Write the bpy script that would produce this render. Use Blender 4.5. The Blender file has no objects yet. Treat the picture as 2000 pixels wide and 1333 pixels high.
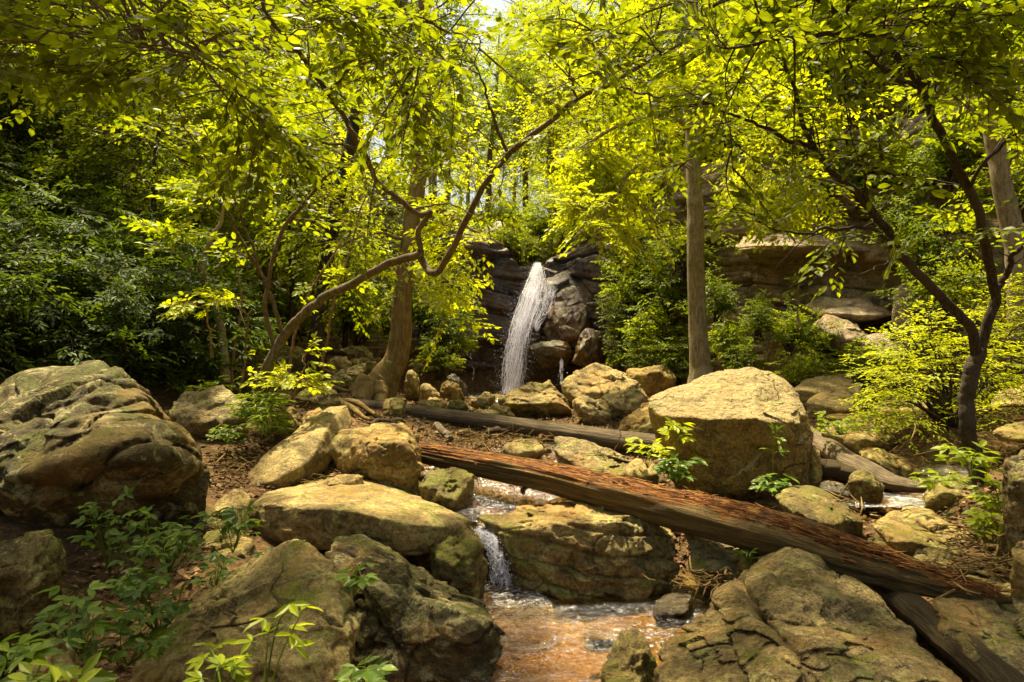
import bpy, bmesh, math, random
import numpy as np
from mathutils import Vector, Matrix

# ------------------------------------------------------------------ camera, world, sun, exposure
scene = bpy.context.scene
COL = scene.collection
CAM_Z = 1.6
FPX = 1333.0                      # focal length in photo pixels (24 mm on a 36 mm wide frame)
PITCH = math.atan(53.5 / FPX)
cam_d = bpy.data.cameras.new("camera"); cam = bpy.data.objects.new("camera", cam_d); COL.objects.link(cam)
cam_d.lens = 24.0; cam_d.sensor_width = 36.0; cam_d.clip_start = 0.05; cam_d.clip_end = 600
cam.location = (0, 0, CAM_Z); cam.rotation_euler = (math.radians(90) + PITCH, 0, 0)
scene.camera = cam
cam_d.dof.use_dof = True; cam_d.dof.focus_distance = 7.5; cam_d.dof.aperture_fstop = 7.0

SUN_EL, SUN_AZ = 72.0, 34.0       # elevation; azimuth from straight ahead (+y) towards the left (-x)
world = bpy.data.worlds.new("World"); scene.world = world; world.use_nodes = True
wn = world.node_tree; wn.nodes.clear()
sky = wn.nodes.new("ShaderNodeTexSky"); sky.sky_type = 'NISHITA'; sky.sun_disc = False
sky.sun_elevation = math.radians(SUN_EL); sky.sun_rotation = math.radians(-SUN_AZ)
sky.air_density = 1.0; sky.dust_density = 6.0; sky.ozone_density = 0.6; sky.altitude = 200
hz = wn.nodes.new("ShaderNodeMixRGB"); hz.blend_type = 'MULTIPLY'; hz.inputs[0].default_value = 1.0
hz.inputs[2].default_value = (1.0, 0.93, 0.76, 1)      # hazy warm air
bg = wn.nodes.new("ShaderNodeBackground"); bg.inputs[1].default_value = 0.09
wo = wn.nodes.new("ShaderNodeOutputWorld")
wn.links.new(sky.outputs[0], hz.inputs[1]); wn.links.new(hz.outputs[0], bg.inputs[0]); wn.links.new(bg.outputs[0], wo.inputs[0])

sd = bpy.data.lights.new("sun", 'SUN'); sd.energy = 4.6; sd.angle = math.radians(3.0); sd.color = (1.0, 0.85, 0.56)
sun = bpy.data.objects.new("sun", sd); COL.objects.link(sun)
_e, _a = math.radians(SUN_EL), math.radians(SUN_AZ)
SUNDIR = Vector((-math.sin(_a) * math.cos(_e), math.cos(_a) * math.cos(_e), math.sin(_e)))
sun.rotation_euler = SUNDIR.to_track_quat('Z', 'Y').to_euler()
scene.view_settings.view_transform = 'Standard'; scene.view_settings.look = 'None'
scene.view_settings.exposure = 1.55; scene.view_settings.gamma = 1.0
cy = scene.cycles
cy.max_bounces = 8; cy.diffuse_bounces = 4; cy.glossy_bounces = 3; cy.transmission_bounces = 5
cy.transparent_max_bounces = 12; cy.caustics_reflective = False; cy.caustics_refractive = False
cy.sample_clamp_indirect = 4.0; cy.use_denoising = True
try: cy.denoiser = 'OPENIMAGEDENOISE'
except Exception: pass

# ------------------------------------------------------------------ helpers
def P(px, py, Y):
    """world point seen at photo pixel (px,py) whose distance along +y is Y"""
    dx = (px - 1000.0) / FPX; dz = (666.5 - py) / FPX
    c, s = math.cos(PITCH), math.sin(PITCH)
    y = c - dz * s; z = s + dz * c
    k = Y / y
    return Vector((dx * k, Y, CAM_Z + z * k))

def nrm(a):
    return a / np.maximum(np.linalg.norm(a, axis=-1, keepdims=True), 1e-9)

def _h(ix, iy, iz, seed):
    h = (ix * 374761393 + iy * 668265263 + iz * 2147483647 + seed * 974634777) & 0xffffffff
    h = ((h ^ (h >> 13)) * 1274126177) & 0xffffffff
    h = (h ^ (h >> 16)) & 0xffffffff
    return (h & 0xffff) / 32767.5 - 1.0

def vnoise(p, seed=0):
    """smooth value noise in -1..1, p (N,3)"""
    i = np.floor(p).astype(np.int64); f = p - i
    u = f * f * f * (f * (f * 6 - 15) + 10)
    r = 0
    for dx in (0, 1):
        wx = u[:, 0] if dx else 1 - u[:, 0]
        for dy in (0, 1):
            wy = u[:, 1] if dy else 1 - u[:, 1]
            for dz in (0, 1):
                wz = u[:, 2] if dz else 1 - u[:, 2]
                r = r + wx * wy * wz * _h(i[:, 0] + dx, i[:, 1] + dy, i[:, 2] + dz, seed)
    return r

def fbm(p, oct=4, seed=0, gain=0.5):
    a, r, t = 1.0, 0, 0
    for k in range(oct):
        r = r + a * vnoise(p * (2.03 ** k) + 17.3 * k, seed + k); t += a; a *= gain
    return r / t

def mesh_from(name, V, faces, smooth=True):
    """V (N,3); faces: list of int arrays (M,k)"""
    me = bpy.data.meshes.new(name)
    V = np.asarray(V, dtype=np.float32)
    faces = [np.asarray(f, dtype=np.int32) for f in faces if len(f)]
    me.vertices.add(len(V)); me.vertices.foreach_set("co", V.ravel())
    loops = np.concatenate([f.ravel() for f in faces])
    tot = np.concatenate([np.full(len(f), f.shape[1], dtype=np.int32) for f in faces])
    start = np.concatenate([[0], np.cumsum(tot)[:-1]]).astype(np.int32)
    me.loops.add(len(loops)); me.loops.foreach_set("vertex_index", loops)
    me.polygons.add(len(tot)); me.polygons.foreach_set("loop_start", start)
    me.polygons.foreach_set("loop_total", tot)
    me.polygons.foreach_set("use_smooth", np.full(len(tot), smooth, dtype=bool))
    me.update(calc_edges=True); me.validate()
    return me

def link(name, me, mat, parent=None, loc=None):
    o = bpy.data.objects.new(name, me); COL.objects.link(o)
    if mat: me.materials.append(mat)
    if loc is not None: o.location = loc
    if parent is not None: o.parent = parent
    return o

def tag(o, label=None, cat=None, group=None, kind=None):
    if label: o["label"] = label
    if cat: o["category"] = cat
    if group: o["group"] = group
    if kind: o["kind"] = kind
    return o

def empty(name, loc, label=None, cat=None, group=None):
    o = bpy.data.objects.new(name, None); COL.objects.link(o); o.location = loc
    o.empty_display_size = 0.2
    return tag(o, label, cat, group)

class MB:
    def __init__(s): s.V = []; s.F = {}; s.n = 0
    def add(s, V, *faces):
        V = np.asarray(V, dtype=np.float64)
        for f in faces:
            f = np.asarray(f)
            if len(f): s.F.setdefault(f.shape[1], []).append(f + s.n)
        s.V.append(V); s.n += len(V)
    def build(s, name, mat, parent=None, loc=(0, 0, 0), smooth=True):
        if not s.n: return None
        V = np.concatenate(s.V) - np.array(loc)[None]
        me = mesh_from(name, V, [np.concatenate(f) for f in s.F.values()], smooth)
        off = (0, 0, 0) if parent is not None else loc
        o = link(name, me, mat, parent, off)
        return o

def catmull(pts, n):
    pts = np.array([list(p) for p in pts], dtype=float)
    if len(pts) < 3:
        t = np.linspace(0, 1, n)[:, None]
        return pts[0] * (1 - t) + pts[-1] * t
    P_ = np.vstack([2 * pts[0] - pts[1], pts, 2 * pts[-1] - pts[-2]])
    seg = len(pts) - 1
    T = np.linspace(0, seg, n); i = np.minimum(T.astype(int), seg - 1); t = (T - i)[:, None]
    p0, p1, p2, p3 = P_[i], P_[i + 1], P_[i + 2], P_[i + 3]
    return 0.5 * ((2 * p1) + (-p0 + p2) * t + (2 * p0 - 5 * p1 + 4 * p2 - p3) * t ** 2 + (-p0 + 3 * p1 - 3 * p2 + p3) * t ** 3)

def batch_tubes(Q, Rad, sides, mb, cap=True, flute=0.0, seed=0):
    """Q (B,n,3) polylines, Rad (B,n)"""
    Q = np.asarray(Q, dtype=float); B, n, _ = Q.shape
    T = nrm(np.gradient(Q, axis=1))
    ref = np.zeros((B, 3)); ref[:, 0] = 0.31; ref[:, 1] = 0.2; ref[:, 2] = 0.93
    d0 = nrm(Q[:, -1] - Q[:, 0]); flip = np.abs((d0 * ref).sum(-1)) > 0.9
    ref[flip] = (0.95, 0.28, 0.1)
    ref = np.repeat(ref[:, None], n, 1)
    A = nrm(np.cross(T, ref)); Bn = np.cross(T, A)
    ang = np.arange(sides) * 2 * math.pi / sides
    R = Rad[:, :, None] * np.ones((1, 1, sides))
    if flute:
        q = np.stack([np.cos(ang)[None, None] * 2 + np.zeros((B, n, 1)), np.sin(ang)[None, None] * 2 + np.zeros((B, n, 1)),
                      np.broadcast_to((np.linspace(0, n * 0.06, n))[None, :, None], (B, n, sides))], -1).reshape(-1, 3)
        R = R * (1 + flute * fbm(q + seed * 3.1, 3, seed).reshape(B, n, sides))
    V = Q[:, :, None] + R[..., None] * (np.cos(ang)[None, None, :, None] * A[:, :, None] + np.sin(ang)[None, None, :, None] * Bn[:, :, None])
    idx = np.arange(B * n * sides).reshape(B, n, sides)
    a = idx[:, :-1]; b = idx[:, 1:]
    F = np.stack([a, np.roll(a, -1, 2), np.roll(b, -1, 2), b], -1).reshape(-1, 4)
    V = V.reshape(-1, 3)
    if cap:
        c = np.concatenate([Q[:, 0], Q[:, -1]]); base = len(V)
        e0 = idx[:, 0]; e1 = idx[:, -1]
        c0 = np.broadcast_to((base + np.arange(B))[:, None], (B, sides)); c1 = np.broadcast_to((base + B + np.arange(B))[:, None], (B, sides))
        tri = np.concatenate([np.stack([np.roll(e0, -1, 1), e0, c0], -1).reshape(-1, 3), np.stack([e1, np.roll(e1, -1, 1), c1], -1).reshape(-1, 3)])
        mb.add(np.vstack([V, c]), F, tri)
    else:
        mb.add(V, F)

def tube(mb, pts, r, n=24, sides=10, wob=0.0, seed=0, flute=0.08):
    """pts list of points, r list of radii at those points (or (r0,r1))"""
    Q = catmull(pts, n)
    rr = np.interp(np.linspace(0, 1, n), np.linspace(0, 1, len(r)), r)
    if wob:
        t = np.linspace(0, 1, n)
        for a in range(3):
            q = np.stack([t * (3 + n * 0.06), np.full(n, a * 7.7), np.full(n, seed * 1.3)], 1)
            Q[:, a] += wob * fbm(q, 3, seed + a) * np.sin(np.clip(t * 8, 0, math.pi / 2))
    batch_tubes(Q[None], rr[None], sides, mb, flute=flute, seed=seed)
    return Q, rr

def project(p):
    p = np.asarray(p, float); c, s = math.cos(PITCH), math.sin(PITCH)
    y = p[..., 1]; z = p[..., 2] - CAM_Z; f = y * c + z * s; u = -y * s + z * c
    f = np.maximum(f, .05)
    return 1000 + FPX * p[..., 0] / f, 666.5 - FPX * u / f

# leaf templates: (along, across, up)
_near = np.array([(0, 0, 0), (.32, 0, -.03), (.68, 0, -.04), (1.0, 0, -.12), (.2, .36, .03), (.58, .46, .03), (.84, .22, -.04), (.2, -.36, .03), (.58, -.46, .03), (.84, -.22, -.04)])
_nearF = np.array([(0, 1, 4), (7, 1, 0), (6, 2, 3), (2, 9, 3)]), np.array([(1, 2, 5, 4), (7, 8, 2, 1)]), np.array([(2, 6, 5), (8, 9, 2)])
_far = np.array([(0, 0, 0), (.45, .5, .06), (1.0, 0, -.1), (.45, -.5, .06)])
_farF = np.array([(0, 2, 1), (0, 3, 2)])
def add_leaves(mb, pos, d, n, L, W, near=True):
    N = len(pos)
    if not N: return
    d = nrm(d); s = nrm(np.cross(n, d)); u = np.cross(d, s)
    T = _near if near else _far
    V = pos[:, None] + d[:, None] * (T[None, :, 0:1] * L[:, None, None]) + s[:, None] * (T[None, :, 1:2] * W[:, None, None]) + u[:, None] * (T[None, :, 2:3] * L[:, None, None])
    k = len(T); off = (np.arange(N) * k)[:, None, None]
    V = V.reshape(-1, 3)
    if near:
        tri = np.vstack([_nearF[0], _nearF[2]])
        mb.add(V, (tri[None] + off).reshape(-1, 3), (_nearF[1][None] + off).reshape(-1, 4))
    else:
        mb.add(V, (_farF[None] + off).reshape(-1, 3))

def fans(rng, wood, leaf, C, D, R, T=8, K=6, size=0.08, near=True, aspect=0.6, droop=0.15, tilt=0.35, spread=0.9, woodr=0.004, jit=0.6, twiglen=0.55):
    """leafy sprays: each has a curved axis and T side twigs with K leaves. C,D (M,3), R (M,)"""
    C = np.asarray(C, float); M = len(C)
    if not M: return
    D = nrm(np.asarray(D, float)); R = np.asarray(R, float)
    up = nrm(np.array([0, 0, 1.0]) + rng.normal(0, tilt, (M, 3)))
    S = nrm(np.cross(D, up)); U = np.cross(S, D)
    def axis(t):      # t (...,) broadcast over M
        bend = np.sin(t * 2.2) * 0.12
        return t, bend
    n = 7; t = np.linspace(0, 1, n)
    bs = rng.normal(0, 0.16, M); bz = -droop * (0.6 + rng.random(M) * 0.8)
    def ax(tt):       # tt (M,k)
        return C[:, None] + R[:, None, None] * (D[:, None] * tt[..., None] + S[:, None] * (bs[:, None] * np.sin(tt * 3))[..., None]
               + np.array([0, 0, 1.0]) * (bz[:, None] * tt ** 2)[..., None])
    Q = ax(np.broadcast_to(t, (M, n)))
    if wood is not None:
        batch_tubes(Q, (woodr * (1.2 - 0.9 * t))[None] * (0.5 + R[:, None]), 4 if near else 3, wood, cap=False)
    tw = np.clip((np.arange(T) + 0.6) / T + rng.normal(0, 0.03, (M, T)), 0.08, 1.0)
    side = np.where(np.arange(T) % 2, 1.0, -1.0)[None] * np.ones((M, 1))
    B0 = ax(tw)                                              # M,T,3
    ang = spread * (0.8 + 0.4 * rng.random((M, T))) * (1 - 0.45 * tw)
    dd = D[:, None] * np.cos(ang)[..., None] + S[:, None] * (side * np.sin(ang))[..., None] + rng.normal(0, 0.16, (M, T, 3))
    dd = nrm(dd)
    ln = R[:, None] * twiglen * (1.05 - 0.6 * tw) * (0.7 + 0.6 * rng.random((M, T)))
    dr = -droop * (0.5 + rng.random((M, T)))
    k = 4; tt = np.linspace(0, 1, k)
    QT = B0[:, :, None] + ln[..., None, None] * (dd[:, :, None] * tt[None, None, :, None] + np.array([0, 0, 1.0]) * (dr[..., None] * tt ** 2)[..., None])
    if wood is not None:
        batch_tubes(QT.reshape(-1, k, 3), np.broadcast_to(woodr * 0.42 * (1.1 - 0.6 * tt), (M * T, k)), 3, wood, cap=False)
    tk = (np.arange(K) + 0.5 + rng.normal(0, 0.12, (M, T, K))) / K
    LP = B0[:, :, None] + ln[..., None, None] * (dd[:, :, None] * tk[..., None] + np.array([0, 0, 1.0]) * (dr[..., None] * tk ** 2)[..., None])
    ls = np.where(np.arange(K) % 2, 1.0, -1.0)
    sd_ = nrm(np.cross(dd, np.broadcast_to(up[:, None], dd.shape)))
    la = 0.85 + rng.normal(0, 0.25, (M, T, K)); la[..., -1] = 0.1
    LD = dd[:, :, None] * np.cos(la)[..., None] + sd_[:, :, None] * (ls * np.sin(la))[..., None] + rng.normal(0, 0.15 * jit, (M, T, K, 3))
    LD[..., 2] -= 0.18
    LN = np.broadcast_to(up[:, None, None], LD.shape) + rng.normal(0, 0.35 * jit, LD.shape)
    sz = size * (0.55 + 0.75 * rng.random((M, T, K)))
    keep = rng.random((M, T, K)) < 0.93
    LP, LD, LN, sz = LP[keep], LD[keep], LN[keep], sz[keep]
    add_leaves(leaf, LP, LD, LN, sz, sz * aspect * (0.8 + 0.4 * rng.random(len(sz))), near)

# ------------------------------------------------------------------ materials
class NT:
    def __init__(s, name, rough=0.8):
        s.m = bpy.data.materials.new(name); s.m.use_nodes = True; s.t = s.m.node_tree; s.t.nodes.clear()
        s.out = s.N("ShaderNodeOutputMaterial")
    def N(s, k, **kw):
        n = s.t.nodes.new(k)
        for a, b in kw.items(): setattr(n, a, b)
        return n
    def L(s, a, b): s.t.links.new(a, b)
    def coord(s, scale=(1, 1, 1), kind="Object", rnd=True):
        tc = s.N("ShaderNodeTexCoord"); mp = s.N("ShaderNodeMapping"); mp.inputs["Scale"].default_value = scale
        s.L(tc.outputs[kind], mp.inputs[0])
        if rnd:
            oi = s.N("ShaderNodeObjectInfo"); mu = s.N("ShaderNodeMath", operation='MULTIPLY'); mu.inputs[1].default_value = 37.0
            s.L(oi.outputs["Random"], mu.inputs[0]); cb = s.N("ShaderNodeCombineXYZ")
            for i in range(3): s.L(mu.outputs[0], cb.inputs[i])
            s.L(cb.outputs[0], mp.inputs["Location"])
        return mp.outputs[0]
    def noise(s, vec, scale, detail=5, rough=0.6, dist=0.0, out=0):
        n = s.N("ShaderNodeTexNoise"); n.inputs["Scale"].default_value = scale; n.inputs["Detail"].default_value = detail
        n.inputs["Roughness"].default_value = rough; n.inputs["Distortion"].default_value = dist
        s.L(vec, n.inputs["Vector"]); return n.outputs[out]
    def ramp(s, fac, stops, interp='LINEAR'):
        r = s.N("ShaderNodeValToRGB"); r.color_ramp.interpolation = interp; e = r.color_ramp.elements
        while len(e) > 1: e.remove(e[-1])
        for i, (p, c) in enumerate(stops):
            x = e[0] if i == 0 else e.new(p)
            x.position = p; x.color = (*c, 1) if len(c) == 3 else c
        s.L(fac, r.inputs[0]); return r.outputs[0]
    def g(s, fac, a, b):
        """smooth 0..1 mask between a and b"""
        return s.ramp(fac, [(a, (0, 0, 0)), (b, (1, 1, 1))])
    def mix(s, fac, a, b, mode='MIX'):
        n = s.N("ShaderNodeMixRGB", blend_type=mode)
        for i, v in ((0, fac), (1, a), (2, b)):
            if isinstance(v, (int, float)): n.inputs[i].default_value = v
            elif isinstance(v, tuple): n.inputs[i].default_value = (*v, 1)
            else: s.L(v, n.inputs[i])
        return n.outputs[0]
    def math(s, op, a, b=0.0):
        n = s.N("ShaderNodeMath", operation=op)
        for i, v in ((0, a), (1, b)):
            if isinstance(v, (int, float)): n.inputs[i].default_value = v
            else: s.L(v, n.inputs[i])
        return n.outputs[0]
    def bump(s, h, strength, dist, prev=None):
        b = s.N("ShaderNodeBump"); b.inputs["Strength"].default_value = strength; b.inputs["Distance"].default_value = dist
        s.L(h, b.inputs["Height"])
        if prev is not None: s.L(prev, b.inputs["Normal"])
        return b.outputs[0]
    def bsdf(s, col, rough=0.8, normal=None, spec=0.3):
        b = s.N("ShaderNodeBsdfPrincipled")
        if isinstance(col, tuple): b.inputs["Base Color"].default_value = (*col, 1)
        else: s.L(col, b.inputs["Base Color"])
        if isinstance(rough, (int, float)): b.inputs["Roughness"].default_value = rough
        else: s.L(rough, b.inputs["Roughness"])
        b.inputs["Specular IOR Level"].default_value = spec
        if normal is not None: s.L(normal, b.inputs["Normal"])
        return b
    def done(s, sh):
        s.L(sh, s.out.inputs[0]); return s.m

def rock_mat(name, c1, c2, c3, lichen=(.45, .42, .13), lich=0.545, moss=0.585, mossc=(.11, .115, .012), wet=0.0, bumpk=1.0, strat=0.0, pit=0.0, falls=False, crust=None, dark=.9, blotch=.72):
    m = NT(name); v = m.coord()
    n1 = m.noise(v, 1.6, 6, .62, 0.6); n2 = m.noise(v, 5.5, 8, .68, 0.4); n3 = m.noise(v, 34, 6, .7); n4 = m.noise(v, 110, 3, .7)
    col = m.ramp(n1, [(.34, c3), (.46, c1), (.57, c2), (.68, c1)])
    col = m.mix(m.g(n2, .42, .62), col, m.mix(0.55, c3, c1))
    vs = m.coord((0.7, 0.7, 5.0))
    st = m.noise(vs, 2.6, 6, .7, 0.5)
    col = m.mix(m.math('MULTIPLY', m.g(st, .5, .66), 0.45), col, tuple(x * .5 for x in c3))
    grain = m.ramp(n3, [(.34, (.34, .32, .28)), (.5, (1, 1, 1)), (.66, (1.5, 1.47, 1.4))])
    col = m.mix(0.85, col, grain, 'MULTIPLY')
    sp = m.ramp(n4, [(.36, (.55, .53, .5)), (.5, (1, 1, 1)), (.64, (1.4, 1.37, 1.3))])
    col = m.mix(0.8, col, sp, 'MULTIPLY')
    blot = m.g(m.noise(v, 3.7, 9, .78, .5), .47, .58)
    col = m.mix(m.math('MULTIPLY', blot, blotch), col, m.mix(.75, col, (.035, .030, .014)))
    if crust:      # weathered grey crust on the upper surface
        g0 = m.N("ShaderNodeNewGeometry"); s0 = m.N("ShaderNodeSeparateXYZ"); m.L(g0.outputs["Normal"], s0.inputs[0])
        cm = m.g(m.math('ADD', s0.outputs[2], m.math('MULTIPLY', m.math('SUBTRACT', n2, .5), .5)), .22, .38)
        col = m.mix(m.math('MULTIPLY', cm, .85), col, m.mix(m.g(n3, .4, .6), crust, tuple(x * .6 for x in crust)))
    oi_ = m.N("ShaderNodeObjectInfo")
    col = m.mix(1.0, col, m.ramp(oi_.outputs["Random"], [(0, (dark * .74, dark * .71, dark * .58)), (.35, (dark, dark * .95, dark * .76)), (.7, (dark * 1.05, dark * 1.03, dark * .92)), (1, (dark * .9, dark * .9, dark * .78))]), 'MULTIPLY')
    # lichen patches
    vo = m.N("ShaderNodeTexVoronoi"); vo.inputs["Scale"].default_value = 7.0; vo.feature = 'F1'
    wv = m.N("ShaderNodeVectorMath", operation='ADD'); m.L(v, wv.inputs[0])
    wn_ = m.N("ShaderNodeTexNoise"); wn_.inputs["Scale"].default_value = 9; m.L(v, wn_.inputs["Vector"])
    sc = m.N("ShaderNodeVectorMath", operation='SCALE'); sc.inputs["Scale"].default_value = 0.16; m.L(wn_.outputs[1], sc.inputs[0]); m.L(sc.outputs[0], wv.inputs[1])
    m.L(wv.outputs[0], vo.inputs["Vector"])
    sepc = m.N("ShaderNodeSeparateColor"); m.L(vo.outputs["Color"], sepc.inputs[0])
    lm = m.math('MULTIPLY', m.g(vo.outputs["Distance"], .5, .36), m.math('GREATER_THAN', sepc.outputs[0], 0.55))
    lm2 = m.math('MULTIPLY', m.g(m.noise(v, 3.3, 9, .72, 1.2), lich, lich + .035), 0.8)
    lm = m.math('MAXIMUM', m.math('MULTIPLY', lm, m.g(n1, .5, .6)), lm2)
    lm = m.math('MULTIPLY', lm, m.g(n3, .34, .52))
    col = m.mix(m.math('MULTIPLY', lm, .85), col, m.mix(m.g(n2, .4, .6), lichen, tuple(x * .72 for x in lichen)))
    # moss, growing on ground that faces the sky
    ge = m.N("ShaderNodeNewGeometry"); sx = m.N("ShaderNodeSeparateXYZ"); m.L(ge.outputs["Normal"], sx.inputs[0])
    mm = m.math('ADD', m.noise(v, 2.4, 8, .75, .8), m.math('MULTIPLY', sx.outputs[2], 0.05))
    mm = m.g(mm, moss, moss + .05)
    mf = m.math('MULTIPLY', mm, m.g(n3, .36, .5))
    col = m.mix(mf, col, m.mix(m.g(n4, .4, .6), mossc, tuple(x * 1.9 for x in mossc)))
    # ochre iron stain
    oc = m.g(m.noise(v, 1.1, 4, .6, .8), .54, .72)
    col = m.mix(m.math('MULTIPLY', oc, .55), col, (.34, .185, .045))
    h = m.math('ADD', m.math('MULTIPLY', n3, .35), m.math('MULTIPLY', n2, 1.0)); h = m.math('ADD', h, m.math('MULTIPLY', n4, .12))
    nb = m.bump(h, 0.95 * bumpk, 0.05)
    dn = m.N("ShaderNodeTexNoise"); dn.inputs["Scale"].default_value = 3.0; dn.inputs["Detail"].default_value = 5; m.L(v, dn.inputs["Vector"])
    ds = m.N("ShaderNodeVectorMath", operation='SCALE'); ds.inputs["Scale"].default_value = 0.42; m.L(dn.outputs[1], ds.inputs[0])
    da = m.N("ShaderNodeVectorMath", operation='ADD'); m.L(vs if strat else m.coord((1.0, 1.0, 1.9)), da.inputs[0]); m.L(ds.outputs[0], da.inputs[1])
    ve = m.N("ShaderNodeTexVoronoi"); ve.feature = 'DISTANCE_TO_EDGE'; ve.inputs["Scale"].default_value = 2.3; m.L(da.outputs[0], ve.inputs["Vector"])
    wid = m.math('MULTIPLY', m.g(n2, .38, .62), .05)
    cr = m.math('MINIMUM', 1.0, m.math('DIVIDE', ve.outputs["Distance"], m.math('ADD', wid, .004)))
    cr = m.math('MAXIMUM', cr, m.g(m.noise(v, 1.3, 3, .6), .63, .55))
    nb = m.bump(cr, 0.8 * bumpk, 0.03, nb)
    col = m.mix(m.math('MULTIPLY', m.math('SUBTRACT', 1.0, cr), .6), col, (.06, .05, .025))
    if pit:
        pn = m.noise(v, 16, 3, .6); nb = m.bump(m.g(pn, .4, .6), pit, .03, nb)
    if falls:      # soaked, darker stone round the waterfall
        gp = m.N("ShaderNodeNewGeometry"); sp_ = m.N("ShaderNodeSeparateXYZ"); m.L(gp.outputs["Position"], sp_.inputs[0])
        dx_ = m.math('ABSOLUTE', m.math('SUBTRACT', sp_.outputs[0], .4)); wm = m.g(m.math('ADD', dx_, m.math('MULTIPLY', m.math('SUBTRACT', n1, .5), 3.0)), 3.4, 2.4) if False else m.math('MULTIPLY', m.math('LESS_THAN', m.math('ADD', dx_, m.math('MULTIPLY', m.math('SUBTRACT', n1, .5), 4.0)), 2.9), m.math('GREATER_THAN', sp_.outputs[1], 17.0))
        col = m.mix(m.math('MULTIPLY', wm, .92), col, m.ramp(n1, [(.36, (.035, .028, .030)), (.48, (.10, .078, .082)), (.58, (.15, .095, .06)), (.7, (.07, .055, .058))]))
        wet = m.math('SUBTRACT', .85, m.math('MULTIPLY', wm, .45))
    rg = m.math('SUBTRACT', 0.88, m.math('MULTIPLY', n2, .25)) if not wet else wet
    b = m.bsdf(col, rg, nb, 0.25 if not wet else .5)
    return m.done(b.outputs[0])

M = {}
M['rock_tan'] = rock_mat('tan_stone', (.36, .265, .105), (.48, .37, .16), (.20, .14, .055))
M['rock_pale'] = rock_mat('pale_stone', (.48, .38, .17), (.60, .49, .24), (.30, .22, .09), lich=.63, moss=.7)
M['rock_grey'] = rock_mat('grey_stone', (.30, .245, .125), (.42, .35, .18), (.16, .12, .06), bumpk=1.2, pit=.4)
M['rock_lichen'] = rock_mat('lichen_stone', (.16, .125, .05), (.25, .20, .08), (.07, .052, .02), bumpk=1.4, lich=.515, lichen=(.50, .45, .20), moss=.53, mossc=(.06, .062, .008), blotch=.85, dark=.62)
M['rock_moss'] = rock_mat('mossy_stone', (.23, .175, .06), (.33, .26, .09), (.12, .09, .035), lich=.56, moss=.55, mossc=(.085, .085, .010))
M['rock_ochre'] = rock_mat('ochre_stone', (.33, .215, .06), (.42, .30, .10), (.19, .115, .035), lich=.53, moss=.62, mossc=(.09, .085, .01))
M['rock_wet'] = rock_mat('wet_stone', (.10, .078, .04), (.16, .125, .065), (.04, .03, .018), lich=.8, moss=.58, mossc=(.06, .06, .01), wet=.25)
M['rock_block'] = rock_mat('crusted_ochre_stone', (.36, .26, .075), (.44, .34, .11), (.22, .155, .045), bumpk=1.3, pit=.5, lich=.6, moss=.7, crust=(.52, .43, .24))
M['rock_rough'] = rock_mat('rough_grey_stone', (.35, .275, .135), (.50, .41, .22), (.19, .145, .065), bumpk=1.7, pit=.6, lich=.56, moss=.60)
M['cliff'] = rock_mat('cliff_stone', (.44, .35, .25), (.56, .47, .36), (.24, .17, .12), lich=.6, lichen=(.30, .30, .12), moss=.60, mossc=(.08, .10, .012), strat=1, falls=True)
M['cliff_wet'] = rock_mat('wet_purple_stone', (.095, .075, .075), (.16, .12, .10), (.045, .035, .035), lich=.7, moss=.66, wet=.33, strat=1)

M['fall_brown'] = rock_mat('wet_rust_stone', (.15, .09, .045), (.22, .14, .065), (.07, .045, .035), lich=.7, moss=.64, wet=.4, strat=1)
def leaf_mat(name, dark, mid, light, trans=0.5, tcol=None, rough=.45, brown=False):
    m = NT(name)
    ge = m.N("ShaderNodeNewGeometry")
    col = m.ramp(ge.outputs["Random Per Island"], [(0, dark), (.45, mid), (1, light)])
    v = m.coord((1, 1, 1), rnd=True)
    nz = m.noise(v, .9, 3, .6); col = m.mix(m.g(nz, .38, .64), m.mix(.45, col, dark), col)
    b = m.bsdf(col, rough, None, .25)
    if trans <= 0: return m.done(b.outputs[0])
    tr = m.N("ShaderNodeBsdfTranslucent")
    tc = m.mix(1.0, col, tcol or (1.5, 1.35, .5), 'MULTIPLY'); m.L(tc, tr.inputs[0])
    mx = m.N("ShaderNodeMixShader"); mx.inputs[0].default_value = trans
    m.L(b.outputs[0], mx.inputs[1]); m.L(tr.outputs[0], mx.inputs[2])
    return m.done(mx.outputs[0])

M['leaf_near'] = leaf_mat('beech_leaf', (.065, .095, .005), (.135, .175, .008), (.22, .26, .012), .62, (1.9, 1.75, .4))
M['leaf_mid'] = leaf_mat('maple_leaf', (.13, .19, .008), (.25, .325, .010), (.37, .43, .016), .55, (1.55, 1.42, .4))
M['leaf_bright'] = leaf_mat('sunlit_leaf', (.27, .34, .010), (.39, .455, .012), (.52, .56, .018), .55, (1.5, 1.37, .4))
M['leaf_far'] = leaf_mat('far_leaf', (.21, .30, .018), (.33, .43, .024), (.47, .54, .035), .55, (1.45, 1.38, .6))
M['leaf_dark'] = leaf_mat('evergreen_leaf', (.030, .058, .008), (.065, .11, .012), (.14, .19, .018), .38, (1.7, 1.6, .4), .6)
M['leaf_shrub'] = leaf_mat('shrub_leaf', (.07, .115, .010), (.14, .20, .012), (.24, .29, .016), .45, (1.6, 1.55, .5))
M['leaf_plant'] = leaf_mat('plant_leaf', (.05, .10, .012), (.10, .17, .016), (.21, .29, .035), .4, (1.5, 1.6, .5), .4)
M['litter'] = leaf_mat('dead_leaf', (.05, .022, .009), (.14, .07, .025), (.34, .21, .09), 0, rough=.8)

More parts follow.
